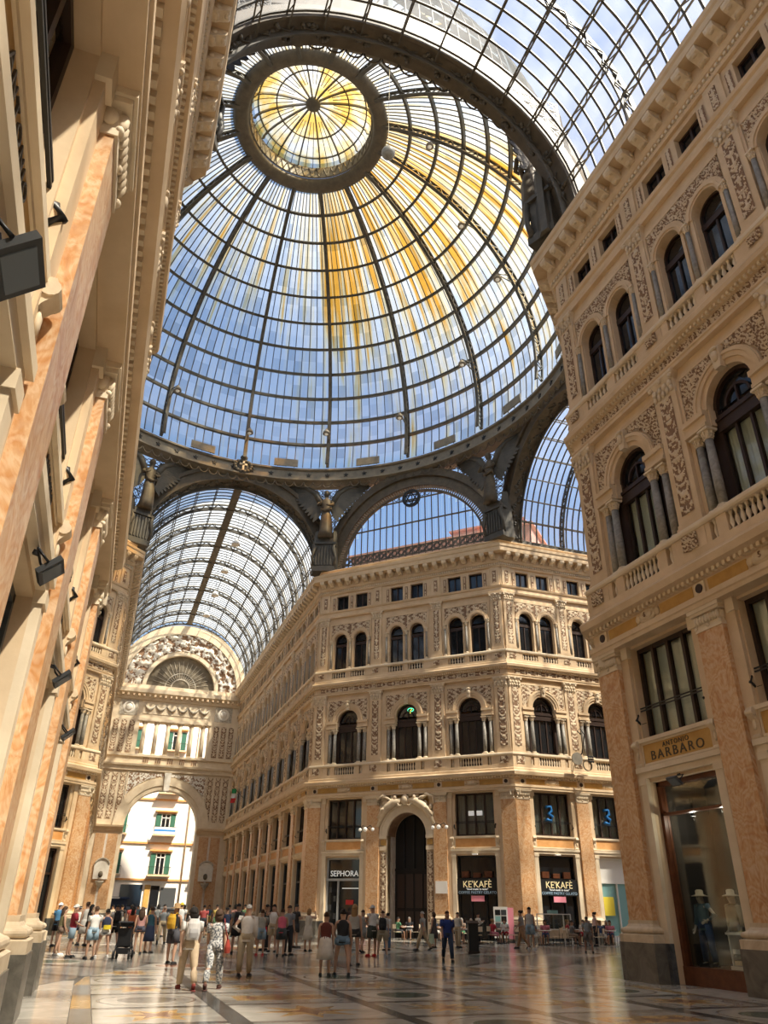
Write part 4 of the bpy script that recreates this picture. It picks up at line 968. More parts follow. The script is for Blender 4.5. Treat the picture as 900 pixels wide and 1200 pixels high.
# ------------------------------------------------------------------ the street beyond
tag(obj('street', MB().box(-40, 40, 66, 90, -.5, -.02), 'asphalt'), 'asphalt street beyond the arch', 'street', kind='structure')
SB = empty('street_building', (0, 76, 0)); tag(SB, 'sunlit white house with green shutters across the street', 'building')
obj('facade', MB().box(-16, 16, 0, 8, 0, 34), 'street_white', SB)
for z in (4.9, 9.4, 15.0, 20.6): obj('string_course', MB().box(-16, 16, -.16, 0, z - .12, z + .12), 'ochre_orange', SB)
def shuttered(x, z, open_=True, bal=False, hh=2.5):
    w = obj('window', MB().box(x - .62, x + .62, -.06, 0, z, z + hh), 'pane_dark', SB)
    obj('window_trim', MB().box(x - .62, x - .5, -.1, 0, z, z + hh).box(x + .5, x + .62, -.1, 0, z, z + hh).box(x - .05, x + .05, -.1, 0, z, z + hh).box(x - .62, x + .62, -.1, 0, z + hh - .5, z + hh - .4), 'white_paint', w)
    for s in (-1, 1): obj('shutter', MB().box(*sorted((x + s * .66, x + s * 1.3)), -.14, -.04, z, z + hh), 'green_paint', w)
    obj('hood', MB().box(x - 1.5, x + 1.5, -.4, 0, z + hh + .3, z + hh + .5).box(x - 1.2, x + 1.2, -.25, 0, z + hh + .1, z + hh + .3), 'ochre_orange', w)
    if bal:
        obj('balcony_slab', MB().box(x - 1.5, x + 1.5, -1.0, 0, z - .3, z - .12), 'cream', w)
        mb = MB()
        for i in range(16): mb.bar((x - 1.45 + 2.9 * i / 15, -.95, z - .12), (x - 1.45 + 2.9 * i / 15, -.95, z + .85), .03)
        for s in (-1, 1): mb.bar((x + s * 1.45, -.95, z + .85), (x + s * 1.45, 0, z + .85), .04)
        mb.bar((x - 1.45, -.95, z + .85), (x + 1.45, -.95, z + .85), .05); obj('railing', mb, 'black_metal', w)
for x in (-9.5, -4.8, 1.6, 7.5):
    for z in (5.6, 10.6, 16.0, 21.8): shuttered(x, z, bal=(z > 5.5))
obj('banner', MB().box(.2, 3.0, -1.02, -.98, 10.5, 11.4), 'street_white', SB); obj('banner_stripe', MB().box(.2, 3.0, -1.03, -.99, 10.85, 11.1), 'graffiti_blue', SB)
obj('drainpipe', MB().tube([(4.7, -.15, 0), (4.7, -.15, 30)], .09, 8), 'cream', SB)
obj('shop_window', MB().box(-3.0, -.2, -.12, 0, 1.7, 4.3), 'pane_blue', SB); obj('shop_window', MB().box(2.2, 4.2, -.12, 0, 1.7, 4.0), 'lamp_grey', SB); obj('door', MB().box(.9, 2.0, -.1, 0, 0, 4.2), 'pane_dark', SB); obj('panel', MB().box(.1, .8, -.12, 0, 1.6, 4.3), 'ochre', SB)
for s, x in ((1, -1.6), (1, 3.2)): obj('awning', MB().loft([[(x - 1.5, -.05, 1.72), (x + 1.5, -.05, 1.72), (x + 1.5, -.05, 1.6), (x - 1.5, -.05, 1.6)], [(x - 1.5, -1.4, 1.42), (x + 1.5, -1.4, 1.42), (x + 1.5, -1.4, 1.3), (x - 1.5, -1.4, 1.3)]]), 'lamp_grey', SB)
KS = empty('newsstand', (-4.3, 70, 0)); tag(KS, 'dark blue kiosk with a pale sign strip in the street', 'kiosk')
obj('body', MB().box(-2.2, 2.2, 0, 1.6, 0, 2.5), 'navy', KS); obj('canopy', MB().box(-2.4, 2.4, -.6, 1.8, 2.5, 2.75), 'navy', KS); obj('sign_strip', MB().box(-.4, 1.2, -.63, -.6, 2.56, 2.7), 'white_paint', KS); obj('counter', MB().box(-2.2, 2.2, -.3, 0, .8, .95), 'white_paint', KS)

# ------------------------------------------------------------------ roof: iron arches, lunettes, star ring, dome, vaults
ZC = 28.05
def outward(name, az, label=None, cat=None, group=None):
    o = empty(name, (0, 0, 27.7), -R(az))
    if label: tag(o, label, cat, group)
    return o
def lz(z): return z - 27.7
def m_armarch():
    def make():
        mb = MB(); c = lz(ZC)
        mb.arc(0, c, 8.0, 9.0, 20.3, 21.35, 0, PI, 40); mb.arc(0, c, 8.95, 9.3, 20.1, 20.6, 0, PI, 40); mb.arc(0, c, 8.0, 8.12, 20.2, 20.34, 0, PI, 40); mb.arc(0, c, 8.0, 8.25, 21.3, 21.5, 0, PI, 40)
        for s in (-1, 1): mb.box(*sorted((s * 8.0, s * 9.3)), 20.3, 21.35, -.3, c)
        return mb.mesh('arch_ring', 'iron_brown')
    return cached('armarch', make)
def m_garland():
    def make():
        mb = MB(); c = lz(ZC); rnd = random.Random(5)
        for k in range(64):
            a = PI * (k + .5) / 64; w = .28 * math.sin(k * 1.3)
            for q in range(3):
                b = a + rnd.uniform(-.02, .02); mb.ell((7.96 * math.cos(b), 20.85 + w + rnd.uniform(-.12, .12), c + 7.96 * math.sin(b)), .12, .12, .12, 6, 4)
        return mb.mesh('garland', 'iron')
    return cached('soffgar', make)
def m_filigree(rin):
    def make():
        mb = MB(); c = lz(ZC); st = .68
        for i in range(-13, 14):
            for j in range(14):
                x = i * st; z = lz(29.0) + j * st
                r = math.hypot(x, z - c)
                if r < rin + .25 or z > lz(36.55) or abs(x) > 8.35: continue
                n = 10; pts = [(x + .30 * math.cos(2 * PI * k / n), 20.55, z + .30 * math.sin(2 * PI * k / n)) for k in range(n + 1)]
                for p, q in zip(pts, pts[1:]): mb.bar(p, q, .045, .05)
                mb.bar((x - .34, 20.58, z - .34), (x + .34, 20.58, z + .34), .035); mb.bar((x - .34, 20.58, z + .34), (x + .34, 20.58, z - .34), .035); mb.bar((x - .34, 20.58, z - .34), (x - .34, 20.58, z + .34), .05); mb.bar((x - .34, 20.58, z - .34), (x + .34, 20.58, z - .34), .05)
        # scroll fringe under the ring
        for i in range(-12, 13):
            x = i * .68; r = math.hypot(x, lz(36.4) - c)
        return mb.mesh('filigree_screen', 'iron')
    return cached(('filig', rin), make)
for k, az in enumerate((0, 90, 180, 270)):
    nm = ('far arm', 'right side arm', 'near arm', 'left side arm')[k]
    a = tag(outward('trim_%d' % (k + 1), az), 'wide brown iron arch with leaf garland opening to the ' + nm, 'arch', kind='structure')
    put('arch_ring', m_armarch(), a); tag(put('garland', m_garland(), a), kind='stuff'); tag(put('filigree_screen', m_filigree(9.3), a), kind='stuff')
# emblem over the far arch
em = tag(outward('trim_5', 0), 'dark iron crest with a pale cross over the far arch', 'emblem', kind='structure')
mb = MB(); c = lz(37.35)
for q in range(14):
    a = 2 * PI * q / 14; mb.ell((.75 * math.cos(a), 19.75, c + .55 * math.sin(a)), .22, .15, .2, 7, 5)
mb.ell((0, 19.8, c), .6, .12, .55, 10, 6); mb.ell((0, 19.7, c + .85), .35, .15, .3, 8, 5)
obj('wreath', mb, 'iron', em); obj('cross', MB().box(-.09, .09, 19.55, 19.65, c - .5, c + .45).box(-.35, .35, 19.55, 19.65, c + .02, c + .18), 'cream_pale', em)
def lunette(az, label):
    a = tag(outward('window_%d' % ((az + 45) // 90), az), label, 'window', kind='structure'); c = lz(ZC)
    def ring():
        mb = MB(); mb.arc(0, c, 7.15, 8.0, 20.3, 21.0, 0, PI, 40); mb.arc(0, c, 8.0, 8.7, 20.05, 20.8, 0, PI, 40); mb.arc(0, c, 6.62, 6.78, 20.4, 20.7, 0, PI, 40)
        for s in (-1, 1): mb.box(*sorted((s * 6.65, s * 8.7)), 20.3, 21.0, -.3, c)
        return mb.mesh('arch_ring', 'iron_brown')
    put('arch_ring', cached('lunring', ring), a); tag(put('filigree_screen', m_filigree(8.75), a), kind='stuff')
    def teeth():
        mb = MB()
        for q in range(96):
            t = PI * (q + .5) / 96; t2 = t + .012; mb.bar((6.75 * math.cos(t), 20.5, c + 6.75 * math.sin(t)), (7.18 * math.cos(t2), 20.45, c + 7.18 * math.sin(t2)), .1, .08)
        return mb.mesh('tooth_band', 'iron_pale')
    tag(put('tooth_band', cached('lunteeth', teeth), a), kind='stuff')
    def bars():
        mb = MB(); w = 6.66
        for q in range(-10, 11):
            x = q * .62; zt = c + math.sqrt(max(0.01, w * w - x * x)); mb.bar((x, 20.55, -.1), (x, 20.55, zt), .07, .08)
        for z in (lz(29.35), lz(31.7), lz(34.0)):
            hw = math.sqrt(max(0, w * w - (z - c) ** 2)); mb.bar((-hw, 20.55, z), (hw, 20.55, z), .12, .1)
        for q in range(-10, 10):
            x0, x1 = q * .62, q * .62 + .62
            for z, s in ((lz(29.35), 1), (lz(31.7), -1), (lz(31.7), 1), (lz(34.0), -1)):
                if math.hypot(max(abs(x0), abs(x1)), z - c) > w - .1: continue
                mb.poly([(x0, 20.55, z), (x0 + .2, 20.55, z), (x0 + .06, 20.55, z + s * .07), (x0, 20.55, z + s * .2)]); mb.poly([(x1, 20.55, z), (x1 - .2, 20.55, z), (x1 - .06, 20.55, z + s * .07), (x1, 20.55, z + s * .2)])
        return mb.mesh('glazing_bars', 'iron')
    tag(put('glazing_bars', cached('lunbars', bars), a), kind='stuff')
    def base():
        mb = MB()
        for q in range(-10, 10):
            x = q * .66 + .33
            if abs(x) > 6.3: continue
            for rr in (.30, .20):
                for k in range(10):
                    t0, t1 = 2 * PI * k / 10, 2 * PI * (k + 1) / 10; mb.bar((x + rr * math.cos(t0), 20.45, lz(28.95) + rr * math.sin(t0)), (x + rr * math.cos(t1), 20.45, lz(28.95) + rr * math.sin(t1)), .07, .06)
            for k in range(6):
                t = 2 * PI * k / 6; mb.bar((x + .2 * math.cos(t), 20.45, lz(28.95) + .2 * math.sin(t)), (x + .33 * math.cos(t), 20.45, lz(28.95) + .33 * math.sin(t)), .05)
        mb.bar((-6.6, 20.45, lz(28.6)), (6.6, 20.45, lz(28.6)), .1); mb.bar((-6.6, 20.45, lz(29.3)), (6.6, 20.45, lz(29.3)), .08)
        for q in range(-8, 9):
            for z in (34.3, 34.75, 35.2):
                x = q * .5
                if math.hypot(x, lz(z) - c) > 6.5 or math.hypot(x, z - 34.75) < .9: continue
                for k in range(8):
                    t0, t1 = 2 * PI * k / 8, 2 * PI * (k + 1) / 8; mb.bar((x + .2 * math.cos(t0), 20.5, lz(z) + .2 * math.sin(t0)), (x + .2 * math.cos(t1), 20.5, lz(z) + .2 * math.sin(t1)), .045)
        return mb.mesh('scroll_grille', 'iron')
    tag(put('scroll_grille', cached('lunbase', base), a), kind='stuff')
    def mad():
        mb = MB(); z = lz(34.1); z = lz(34.0) + .2
        zc = lz(33.95) + .1
        for r0, r1 in ((.62, .86),): mb.arc(0, zc, r0, r1, 20.3, 20.5, 0, 2 * PI, 24)
        for t in (0, PI):
            P = [(.62 * math.sin(t + 2 * PI * k / 3), 20.4, zc + .62 * math.cos(t + 2 * PI * k / 3)) for k in range(4)]
            for p, q in zip(P, P[1:]): mb.bar(p, q, .09)
        return mb.mesh('star_roundel', 'black_metal')
    put('star_roundel', cached('lunmad', mad), a)
    # panes: one per bay of the grille
    for q in range(-10, 11):
        x0, x1 = q * .62 - .31, q * .62 + .31
        for z0, z1 in ((27.7, 29.35), (29.35, 31.7), (31.7, 34.0), (34.0, 34.75)):
            xm = max(abs(x0), abs(x1)); zt = ZC + math.sqrt(max(0, 6.66 ** 2 - min(xm, 6.65) ** 2)) if xm < 6.66 else 0
            z1c = min(z1, zt)
            if z1c - z0 > .1: put('pane', cached(('lp', round(z1c - z0, 2)), lambda: MB().box(-.3, .3, -.005, .005, 0, z1c - z0).mesh('pane', 'glass_clear')), a, (q * .62, 20.62, lz(z0)))
lunette(45, 'glazed lunette with star roundel above the arched doorway facade'); lunette(135, 'glazed lunette with star roundel above the corner behind the hat shop'); lunette(225, 'glazed lunette with star roundel behind the near pilaster wall'); lunette(315, 'glazed lunette with star roundel above the far left corner')

# winged figures on the eight piers
def wing(s):
    mb = MB()
    root = Vector((s * .35, .1, 3.3))
    n = 13
    for k in range(n):
        t = k / (n - 1)
        tip = Vector((s * (3.25 - 2.3 * t ** 1.2), .55 - .25 * t, 4.75 - 3.1 * t ** 1.1)); base = root + Vector((s * .9 * (1 - t), .12, 1.05 * (1 - t) - .5 * t))
        d = (tip - base); nrm = Vector((0, 1, 0)); side = d.cross(nrm).normalized() * .2
        mid = base + d * .65
        mb.loft([[base + side * .8 + nrm * .05, base - side * .8 + nrm * .05, base - side * .8 - nrm * .05, base + side * .8 - nrm * .05], [mid + side + nrm * .04, mid - side + nrm * .04, mid - side - nrm * .04, mid + side - nrm * .04], [tip + side * .25 + nrm * .02, tip - side * .25 + nrm * .02, tip - side * .25 - nrm * .02, tip + side * .25 - nrm * .02]])
    mb.tube([root + Vector((0, .05, -.3)), root + Vector((s * .5, .12, .7)), root + Vector((s * 1.2, .2, 1.2)), root + Vector((s * 2.0, .3, 1.35))], [.22, .26, .2, .08], 7)
    return mb.mesh('wing', 'iron')
def angel_body():
    mb = MB(); n = 14
    def rg(z, rx, ry, cx=0, cy=0, fl=0): return [(cx + rx * math.cos(2 * PI * j / n) * (1 + fl * math.cos(5 * 2 * PI * j / n)), cy + ry * math.sin(2 * PI * j / n) * (1 + fl * math.cos(5 * 2 * PI * j / n)), z) for j in range(n)]
    mb.loft([rg(0, .55, .5, 0, -.1, .14), rg(.6, .5, .45, .05, -.1, .14), rg(1.4, .46, .42, .06, -.12, .10), rg(2.0, .42, .36, .02, -.08, .05), rg(2.45, .32, .27), rg(2.9, .40, .30, 0, -.02), rg(3.3, .46, .28), rg(3.5, .34, .22), rg(3.62, .16, .15), rg(3.78, .14, .14), rg(3.86, .20, .22, 0, -.03), rg(4.05, .25, .27, 0, -.05), rg(4.25, .22, .25, 0, -.03), rg(4.38, .10, .12)])
    mb.tube([(.42, 0, 3.35), (.62, -.3, 2.95), (.35, -.62, 2.7), (.1, -.6, 2.75)], [.14, .12, .10, .07], 8); mb.tube([(-.42, 0, 3.35), (-.7, -.2, 3.0), (-.6, -.55, 2.75), (-.3, -.7, 3.0)], [.14, .12, .10, .07], 8)
    mb.tube([(-.4, -.25, 2.5), (0, -.42, 2.3), (.45, -.3, 2.55), (.5, -.1, 2.2)], [.1, .14, .12, .06], 7); mb.ell((0, -.28, 4.08), .05, .07, .06, 6, 4)
    return fixn(mb.mesh('body', 'iron_brown', True))
def pier_mesh():
    mb = MB()
    mb.box(-1.0, 1.0, -.6, .8, 0, .45); mb.box(-.85, .85, -.45, .7, .45, 2.6); mb.box(-1.0, 1.0, -.62, .8, 2.6, 2.8); mb.box(-.75, .75, -.5, .6, 2.8, 3.2)
    for q in range(6): mb.box(-.75 + .26 * q, -.62 + .26 * q, -.55, -.4, .6, 2.5)
    for s in (-1, 1): mb.tube([(s * .9, -.4, .4), (s * 1.05, -.5, 1.3), (s * .8, -.6, 2.2), (s * .95, -.5, 2.7)], [.16, .12, .2, .1], 7)
    # tapering flanks filling the space between the two arches
    for s in (-1, 1): mb.loft([[(s * .8, -.2, 0), (s * 1.2, 0.25, 0), (s * 1.2, .6, 0), (s * .8, .6, 0)], [(s * .7, -.1, 4.2), (s * 1.0, .2, 4.2), (s * 1.0, .5, 4.2), (s * .7, .5, 4.2)]])
    return mb.mesh('pier', 'iron')
AB, WL, WR, PM = angel_body(), wing(-1), wing(1), pier_mesh()
for k in range(8):
    az = 22.5 + 45 * k; a = R(az)
    near_ = ('far arch and the doorway lunette', 'doorway lunette and the right arm arch', 'right arm arch and the corner lunette', 'corner lunette and the near arch', 'near arch and the left lunette', 'left lunette and the left arm arch', 'left arm arch and the far left lunette', 'far left lunette and the far arch')[k]
    p = empty('winged_statue', (21.0 * math.sin(a), 21.0 * math.cos(a), 27.78), -a); tag(p, 'winged figure on a pier between ' + near_, 'statue', 'winged figures around the octagon')
    put('pier', PM, p)
    b = put('body', AB, p, (0, -.6, 3.2), scale=1.1); put('wing', WL, p, (0, -.75, 2.9), scale=(1.22, 1.1, 1.22)); put('wing', WR, p, (0, -.75, 2.9), scale=(1.22, 1.1, 1.22))
# star ring
SR = empty('trim_6', (0, 0, 36.6)); tag(SR, 'brown iron ring decorated with stars around the foot of the dome', 'ring', kind='structure')
mb = MB(); n = 96
def ringsweep(mb, prof, n=96, mi=0):
    rings = [[(r * math.cos(2 * PI * i / n), r * math.sin(2 * PI * i / n), z) for r, z in prof] for i in range(n + 1)]
    return mb.loft(rings, mi, cap=False)
ringsweep(mb, [(19.75, .0), (19.75, .12), (19.95, .16), (19.95, 1.0), (19.72, 1.05), (19.72, 1.22), (20.4, 1.3), (21.4, 1.3), (21.4, -.1), (20.2, -.1)])
obj('band', mb, 'iron_pale', SR)
def m_star():
    P = [(( .24 if k % 2 == 0 else .10) * math.sin(PI * k / 5), (.24 if k % 2 == 0 else .10) * math.cos(PI * k / 5)) for k in range(10)]
    return MB().prism(P, -.05, .05).mesh('star', 'black_metal')
SM = m_star()
for k in range(72):
    a = 2 * PI * (k + .5) / 72; put('star', SM, SR, (19.92 * math.sin(a), 19.92 * math.cos(a), .58), (0, 0, -a))
mb = MB()
for k in range(144):
    a = 2 * PI * k / 144; x, y = 19.95 * math.sin(a), 19.95 * math.cos(a)
    for q in range(6):
        t0, t1 = PI + PI * q / 6, PI + PI * (q + 1) / 6
        mb.bar(((19.95) * math.sin(a + .02 * math.cos(t0)), 19.95 * math.cos(a + .02 * math.cos(t0)), -.15 + .5 * math.sin(t0)), (19.95 * math.sin(a + .02 * math.cos(t1)), 19.95 * math.cos(a + .02 * math.cos(t1)), -.15 + .5 * math.sin(t1)), .06)
tag(obj('scroll_fringe', mb, 'iron_brown', SR), kind='stuff')
# dome
DZ = 37.9
DM = empty('ceiling_dome', (0, 0, DZ)); tag(DM, 'great iron and glass dome with amber stained panes', 'dome', kind='structure')
def dp(t, az, dr=0.0):
    r = .466 + (19.487 + dr) * math.cos(t); z = 40.546 + (19.487 + dr) * math.sin(t) - DZ
    return Vector((r * math.sin(az), r * math.cos(az), z))
TT = [R(-7.8 + 7.4 * i) for i in range(12)]
def m_panel(i):
    return cached(('dpanel', i), lambda: MB().loft([[dp(TT[i] + (TT[i + 1] - TT[i]) * v / 2, R(22.5) * u / 6) for u in range(7)] for v in range(3)], closed=False).mesh('glass_panel', 'glass_dome'))
for k in range(16):
    for i in range(11):
        me = MB().loft([[dp(TT[i] + (TT[i + 1] - TT[i]) * v / 2, R(22.5) * (k + u / 6)) for u in range(7)] for v in range(3)], closed=False).mesh('glass_panel', 'glass_dome')
        put('glass_panel', me, DM)
def m_rib():
    mb = MB(); N = 44
    t0, t1 = TT[0], TT[-1]
    P = lambda i, dr: dp(t0 + (t1 - t0) * i / N, 0, dr)
    for dr, w in ((-.08, .26), (-.62, .30)):
        for i in range(N): mb.bar(P(i, dr), P(i + 1, dr), w, .09, up=(0, 1, .01) if i < N // 2 else (0, 0, 1))
    for i in range(N):
        a, b = (-.62, -.08) if i % 2 else (-.08, -.62)
        for s in (-.1, .1): mb.bar(P(i, a) + Vector((s, 0, 0)), P(i + 1, b) + Vector((s, 0, 0)), .05, .07)
    return mb.mesh('rib', 'iron')
RB = m_rib()
def m_bars():
    mb = MB()
    for u in range(1, 10):
        az = R(22.5) * u / 10
        pts = [dp(TT[i // 2] + (TT[min(i // 2 + 1, 11)] - TT[i // 2]) * (i % 2) / 2, az, -.03) for i in range(23)]
        for p, q in zip(pts, pts[1:]): mb.bar(p, q, .07, .07)
    return mb.mesh('glazing_bars', 'iron')
GB = m_bars()
for k in range(16):
    put('rib', RB, DM, rot=(0, 0, -R(22.5) * k)); tag(put('glazing_bars', GB, DM, rot=(0, 0, -R(22.5) * k)), kind='stuff')
for i in range(1, 11):
    mb = MB(); pr = []
    for dr, dt in ((-.05, -.006), (-.34, -.006), (-.34, .006), (-.05, .006)):
        v = dp(TT[i] + dt, 0, dr); pr.append((v.y, v.z))
    ringsweep(mb, pr, 96); obj('ring_beam', mb, 'iron', DM)
for k in range(16):
    # maintenance hatch frames at the foot of each sector
    a = R(22.5) * (k + .5); obj('hatch', MB().box(-1.1, 1.1, -.05, .05, 0, .75), 'iron_pale', DM, dp(TT[0], a, -.3) + Vector((0, 0, -.12)), (0, 0, -a))
# lantern
LN = empty('ceiling_lantern', (0, 0, 58.9)); tag(LN, 'round lantern crowning the dome with ribbed amber cupola', 'lantern', kind='structure')
mb = MB(); ringsweep(mb, [(6.35, .0), (6.2, -.25), (5.75, -.35), (5.35, -.2), (5.2, .1), (5.15, .35), (5.4, .5), (6.2, .6), (6.5, .4)], 64); obj('ring_moulding', mb, 'iron_brown', LN, smooth=True)
mb = MB(); ringsweep(mb, [(5.2, .45), (5.05, .45), (5.05, 1.7), (5.2, 1.7)], 64); obj('drum', mb, 'iron_pale', LN)
mb = MB()
for k in range(48):
    a = 2 * PI * k / 48; b = a + PI / 48
    mb.bar((5.02 * math.sin(a), 5.02 * math.cos(a), .5), (5.02 * math.sin(b), 5.02 * math.cos(b), 1.6), .07); mb.bar((5.02 * math.sin(b), 5.02 * math.cos(b), 1.6), (5.02 * math.sin(a + PI / 24), 5.02 * math.cos(a + PI / 24), .5), .07)
obj('drum_lattice', mb, 'iron_brown', LN)
def cp_(t, az, dr=0): r = (5.05 + dr) * math.cos(t); return Vector((r * math.sin(az), r * math.cos(az), 1.65 + (1.75 + dr) * math.sin(t)))
m, nt, tr, tl, mx = glass('glass_lantern', (1, .84, .5), .3, (1, .78, .38))
v = texco(nt, (.5, .5, .1)); f = noise_tex(nt, v, 1.1, 3); cr = ramp(nt, f, [(.36, (.92, .94, .95)), (.5, (1, .88, .55)), (.62, (1, .62, .14))]); nt.links.new(cr, tr.inputs[0]); nt.links.new(cr, tl.inputs[0])
for k in range(16):
    a0 = R(22.5) * k
    for (i, j) in ((0, 2), (2, 4), (4, 6)):
        obj('glass_panel', MB().loft([[cp_(R(84) * v / 6, a0 + R(22.5) * u / 4) for u in range(5)] for v in (i, i + 1, j)], closed=False), 'glass_lantern', LN)
    mb = MB()
    for i in range(6): mb.bar(cp_(R(84) * i / 6, a0, -.12), cp_(R(84) * (i + 1) / 6, a0, -.12), .11, .22)
    obj('rib', mb, 'iron', LN)
    mb = MB()
    for u in (1, 2):
        for i in range(5): mb.bar(cp_(R(84) * i / 6, a0 + R(7.5) * u, -.02), cp_(R(84) * (i + 1) / 6, a0 + R(7.5) * u, -.02), .05)
    obj('glazing_bars', mb, 'iron', LN)
for t in (R(24), R(52)):
    v = cp_(t, 0, -.06); obj('ring_beam', ringsweep(MB(), [(v.y - .05, v.z - .06), (v.y + .05, v.z - .06), (v.y + .05, v.z + .06), (v.y - .05, v.z + .06)], 48), 'iron', LN)
obj('hub', MB().lathe([(.1, 2.75), (.45, 2.85), (.62, 3.0), (.62, 3.3), (.5, 3.5)], 16), 'iron', LN)
# lamps projecting from the dome ribs
def dome_lamp(az, t, n):
    L = empty('dome_lamp', dp(t, R(az), -.6) + Vector((0, 0, DZ)), -R(az)); tag(L, 'bracket lamp on a dome rib ' + n, 'lamp', 'bracket lamps inside the dome')
    mb = MB(); mb.bar((0, 0, 0), (0, -1.5, .5), .08); mb.bar((0, 0, .9), (0, -1.5, .5), .07); mb.bar((0, -.5, .16), (0, -.5, .74), .05); obj('bracket', mb, 'iron', L)
    obj('shade', MB().lathe([(.05, .45), (.12, .35), (.3, .1), (.34, -.12), (.3, -.12)], 12, (0, -1.5, 0)), 'iron_pale', L); obj('bulb', MB().ell((0, -1.5, -.05), .2, .2, .2, 10, 6), 'lamp_glass', L)
for az, t, n in ((0, -2, 'above the iron crest'), (-22.5, 4, 'left of the iron crest'), (22.5, 0, 'above the doorway lunette'), (45, 2, 'over the middle of the doorway lunette'), (67.5, 10, 'towards the right arm'), (90, 22, 'over the right arm arch'), (90, 40, 'high over the right arm arch'), (112.5, 55, 'near the lantern on the hat shop side'), (-67.5, 60, 'near the lantern on the pilaster wall side'), (-90, 62, 'near the lantern over the left arm')): dome_lamp(az, R(t), n)
# hanging globe lamps below the dome
# vaults
def vault(az, y0, y1, nb, label, ridge=False):
    V = outward('ceiling_vault', az); tag(V, label, 'vault', kind='structure'); c = lz(ZC); RV = 8.25; NP = 14
    sp = (y1 - y0) / nb; O = lambda a, y, dr=0: Vector(((RV + dr) * math.cos(a), y, c + (RV + dr) * math.sin(a)))
    pan = [MB().loft([[O(PI * (j + u / 2) / NP, y) for u in range(3)] for y in (0, sp)], closed=False).mesh('glass_panel', 'glass_milky' if ridge else 'glass_vault') for j in range(NP)]
    def rib():
        mb = MB(); N = 42
        for dr, w in ((-.05, .22), (-.5, .22)):
            for i in range(N): mb.bar(O(PI * i / N, 0, dr), O(PI * (i + 1) / N, 0, dr), .24, .08, up=(0, 1, 0))
        for i in range(N):
            for s in (-.09, .09):
                a, b = (-.05, -.5) if i % 2 else (-.5, -.05); mb.bar(O(PI * i / N, s, a), O(PI * (i + 1) / N, s, b), .05, .05)
        return mb.mesh('rib', 'iron')
    def thin():
        mb = MB(); N = 28
        for q in range(1, 7):
            y = sp * q / 7
            for i in range(N): mb.bar(O(PI * i / N, y, -.05), O(PI * (i + 1) / N, y, -.05), .07, .1, up=(0, 1, 0))
        return mb.mesh('glazing_bars', 'iron')
    def purl(j):
        mb = MB(); a = PI * j / NP
        for dr in (-.06, -.36): mb.bar(O(a, 0, dr), O(a, sp, dr), .07, .06)
        for q in range(8):
            d0, d1 = (-.06, -.36) if q % 2 else (-.36, -.06); mb.bar(O(a, sp * q / 8, d0), O(a, sp * (q + 1) / 8, d1), .04)
        return mb.mesh('purlin', 'iron')
    rb, tb = rib(), thin(); pu = [purl(j) for j in range(NP + 1)]
    for b in range(nb):
        y = y0 + sp * b
        put('rib', rb, V, (0, y, 0)); tag(put('glazing_bars', tb, V, (0, y, 0)), kind='stuff')
        for j in range(NP): put('glass_panel', pan[j], V, (0, y, 0))
        for j in range(NP + 1): put('purlin', pu[j], V, (0, y, 0))
    put('rib', rb, V, (0, y1, 0))
    obj('curb', MB().box(-8.5, -8.05, y0, y1, -.0, .42).box(8.05, 8.5, y0, y1, -.0, .42), 'iron', V)
    if ridge:
        obj('ridge_walkway', MB().box(-.35, .35, y0, y1, c + RV - .55, c + RV - .35), 'iron_brown', V)
    return V
vault(180, 20.95, 71.4, 11, 'glazed barrel vault over the near arm with thin iron bars')
vault(0, 21.3, 61.0, 9, 'milky glazed barrel vault over the far arm with lattice ribs and ridge beam', ridge=True)
vault(90, 21.3, 37.0, 4, 'glazed barrel vault over the right arm'); vault(270, 21.3, 37.0, 4, 'glazed barrel vault over the left arm')
for i, (y, dx) in enumerate(((26, .9), (33, .9), (40, .9), (47, .9))):
    L = empty('hanging_lamp', (dx, y, 32.6)); tag(L, 'small white bell lamp hanging from the far vault ridge, number %s from the crest' % ('first', 'second', 'third', 'fourth')[i], 'lamp', 'bell lamps in the far vault')
    obj('rod', MB().bar((0, 0, .3), (0, 0, 3.2), .04), 'iron', L); obj('shade', MB().lathe([(.06, .3), (.15, .22), (.38, -.1), (.42, -.3), (.36, -.3)], 12), 'white_paint', L)
for nm, x, y, z in (('near the near arch', 2.7, -12.0, 41.5), ('beside the lantern', -7.5, -6.0, 47.0)):
    L = empty('globe_lamp', (x, y, z)); tag(L, 'round glass globe lamp hanging inside the dome ' + nm, 'lamp', 'globe lamps inside the dome'); obj('globe', MB().ell((0, 0, 0), .42, .42, .42, 14, 9), 'column_marble', L, smooth=True); obj('rod', MB().bar((0, 0, .4), (0, 0, 10.5), .03), 'iron', L); obj('cap', MB().lathe([(.2, .36), (.2, .46), (.06, .55)], 10), 'iron', L)
# ------------------------------------------------------------------ people
flat('skin_a', (.46, .27, .18), .6); flat('skin_b', (.33, .18, .115), .6); flat('skin_c', (.56, .36, .26), .6); flat('mannequin', (.55, .50, .44), .4)
FAB = {}
def fab(c):
    k = tuple(c)
    if k not in FAB:
        m, nt, b = newmat('fabric_%d' % len(FAB)); v = texco(nt); f = noise_tex(nt, v, 6, 3)
        nt.links.new(ramp(nt, f, [(.3, tuple(x * .85 for x in c)), (.7, tuple(min(1, x * 1.1) for x in c))]), b.inputs['Base Color']); b.inputs['Roughness'].default_value = .85
        FAB[k] = m
    return FAB[k]
m, nt, b = newmat('patterned_fabric'); v = texco(nt); f = noise_tex(nt, v, 22, 3); nt.links.new(ramp(nt, f, [(.42, (.10, .11, .13)), (.5, (.36, .36, .35)), (.58, (.60, .58, .55))]), b.inputs['Base Color']); b.inputs['Roughness'].default_value = .85
FAB[(.335, .335, .335)] = m
